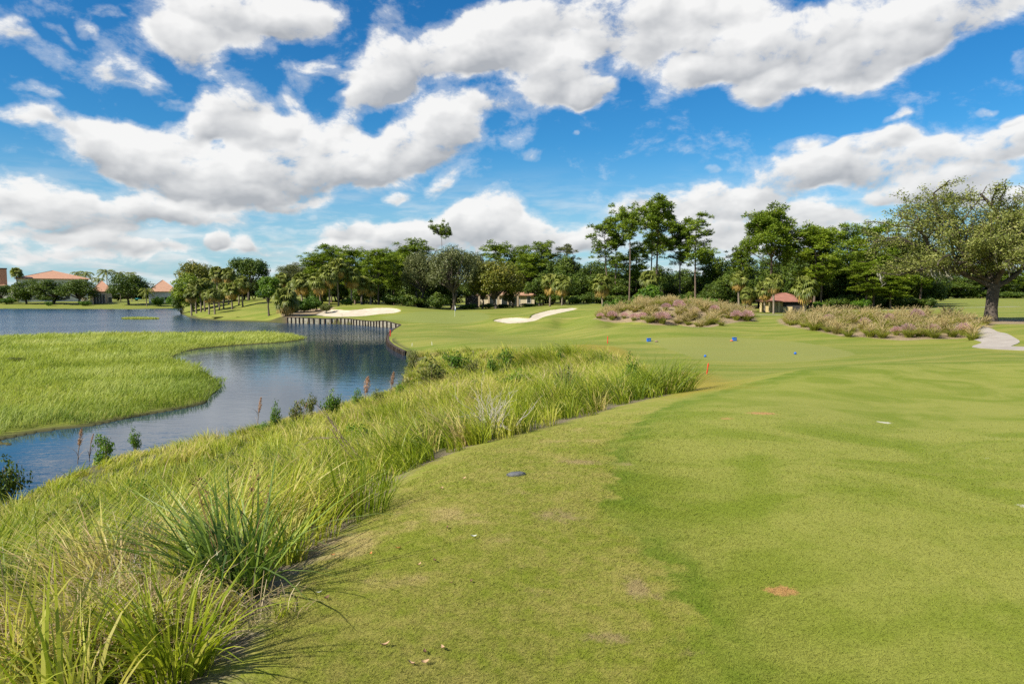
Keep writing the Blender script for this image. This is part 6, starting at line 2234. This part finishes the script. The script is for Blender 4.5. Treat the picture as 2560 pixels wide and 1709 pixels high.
    for i in range(26):
        x, y = float(wx[i]), float(wy[i])
        o = link('weed', None, None, (x, y, land1(x, y) - .02), wr.uniform(0, 6.28))
        tag(o, 'leafy green weed growing among the tall grass of the bank', 'weed', 'leafy weeds in the tall grass')
        v, mt = i % 3, ('shrub', 'willow')[i % 2]
        if (v, mt) not in shm:
            gt, gc = SH[v]
            shm[(v, mt)] = (gt.mesh('bush_stems', M['twig'], True), gc.mesh('bush_leaves', M[mt]))
        s = wr.uniform(.45, .85)
        for nm, me in zip(('stems', 'leaves'), shm[(v, mt)]):
            link(nm, me, o).scale = (s, s, s * .85)

    def plume(px, top, bot, label, w=1.0):
        x, y, _ = hit(px, bot + 18, dz=.35)
        z = land1(x, y)
        H = z_top(top, y) - z
        hb = z_top(bot, y) - z
        gs, gh = Geo(), Geo()
        P = np.array([[0, 0, 0], [.03, 0, hb * .6], [.07, 0, hb], [.11, 0, (H + hb) / 2], [.16, 0, H]])
        gs.tube(P, [.012, .010, .008, .006, .003], 4)
        for k in range(6):
            f = rng.uniform(.1, .8)
            b = P[0] * (1 - f) + P[2] * f
            a = rng.uniform(0, 6.28)
            gs.blades(b[None], .5, .016, a, .9, .8, .3, 4, rng=rng)
        n = int(260 * w)
        t = rng.random(n)
        c = P[2] + (P[4] - P[2]) * t[:, None]
        rad = (H - hb) * .16 * np.sin(np.clip(t * .9 + .1, 0, 1) * PI) ** .7 * w
        d = rng.normal(size=(n, 3))
        d /= np.linalg.norm(d, axis=1)[:, None]
        pos = c + d * rad[:, None] * rng.random((n, 1)) ** .5
        gh.leaves(pos, rng.normal(size=(n, 3)), (H - hb) * .16, (H - hb) * .035, rng, np.clip(rng.normal(.5, .22, n), 0, 1), along=d * .6 + np.array([.4, 0, .8]))
        single('reed', (x, y, z), [('stem', gs.mesh('reed_stem', M['twig'])), ('plume', gh.mesh('reed_plume', M['plume']))], label, 'reed')
    plume(193, 1071, 1112, 'reed with rusty plume by the water at the left, the taller one')
    plume(222, 1084, 1108, 'reed with small plume by the water at the left, the shorter one', .7)
    plume(643, 993, 1030, 'slim reed plume standing before the cove', .8)
    plume(736, 1002, 1022, 'tiny reed plume in the thin brownish bush', .6)
    plume(757, 1006, 1022, 'tiny reed plume right of the thin brownish bush', .6)
    plume(911, 941, 980, 'big feathery reed plume before the dark reflection, left of two', 1.4)
    plume(976, 929, 960, 'big feathery reed plume before the dark reflection, right of two', 1.3)

    def twigs(px, py, R, H, n, mat, label, lean=(0, 0), seed=0):
        r = np.random.default_rng(seed)
        x, y, _ = hit(px, py, dz=.1)
        g = Geo()

        def grow(p, d, ln, rad, lv):
            e = p + d * ln
            g.tube(wobble(p, e, 5, ln * .05, r), np.linspace(rad, rad * .6, 5) * (.55 if mat != 'twig' else 1), 4)
            if lv:
                for k in range(r.integers(2, 4)):
                    f = r.uniform(.4, 1)
                    nd = d + r.normal(size=3) * .45
                    grow(p + d * ln * f, nd / np.linalg.norm(nd), ln * r.uniform(.4, .7), rad * .6, lv - 1)
        for k in range(n):
            d = np.array([lean[0] + r.normal() * R / H, lean[1] + r.normal() * R / H, 1.0])
            d /= np.linalg.norm(d)
            grow(np.array([r.normal() * .06, r.normal() * .06, -.02]), d, H * r.uniform(.5, .8), .010 if mat == 'twig' else .008, 2)
        tag(link('bare_shrub', g.mesh('bare_shrub', M[mat]), None, (x, y, land1(x, y))), label, 'dead shrub')
    twigs(1225, 1078, .32, .75, 22, 'twig_pale', 'pale leafless shrub of grey twigs at the turf edge', seed=1)
    twigs(1110, 1066, .35, .50, 12, 'twig_pale', 'smaller pale leafless shrub left of the grey twig one', seed=2)
    twigs(905, 1150, .55, 1.25, 3, 'twig', 'tall bare brown branches rising from the middle bank', (-.5, 0), seed=3)
    twigs(1440, 985, .3, 1.0, 3, 'twig', 'thin bare branch slanting left above the withered bush', (-.8, 0), seed=4)
    twigs(330, 1470, .35, .42, 9, 'twig_pale', 'tangle of dry twigs behind the near grass clump', seed=5)


build_wall()
build_houses()
build_course_things()
build_mounds()
build_bank_plants()
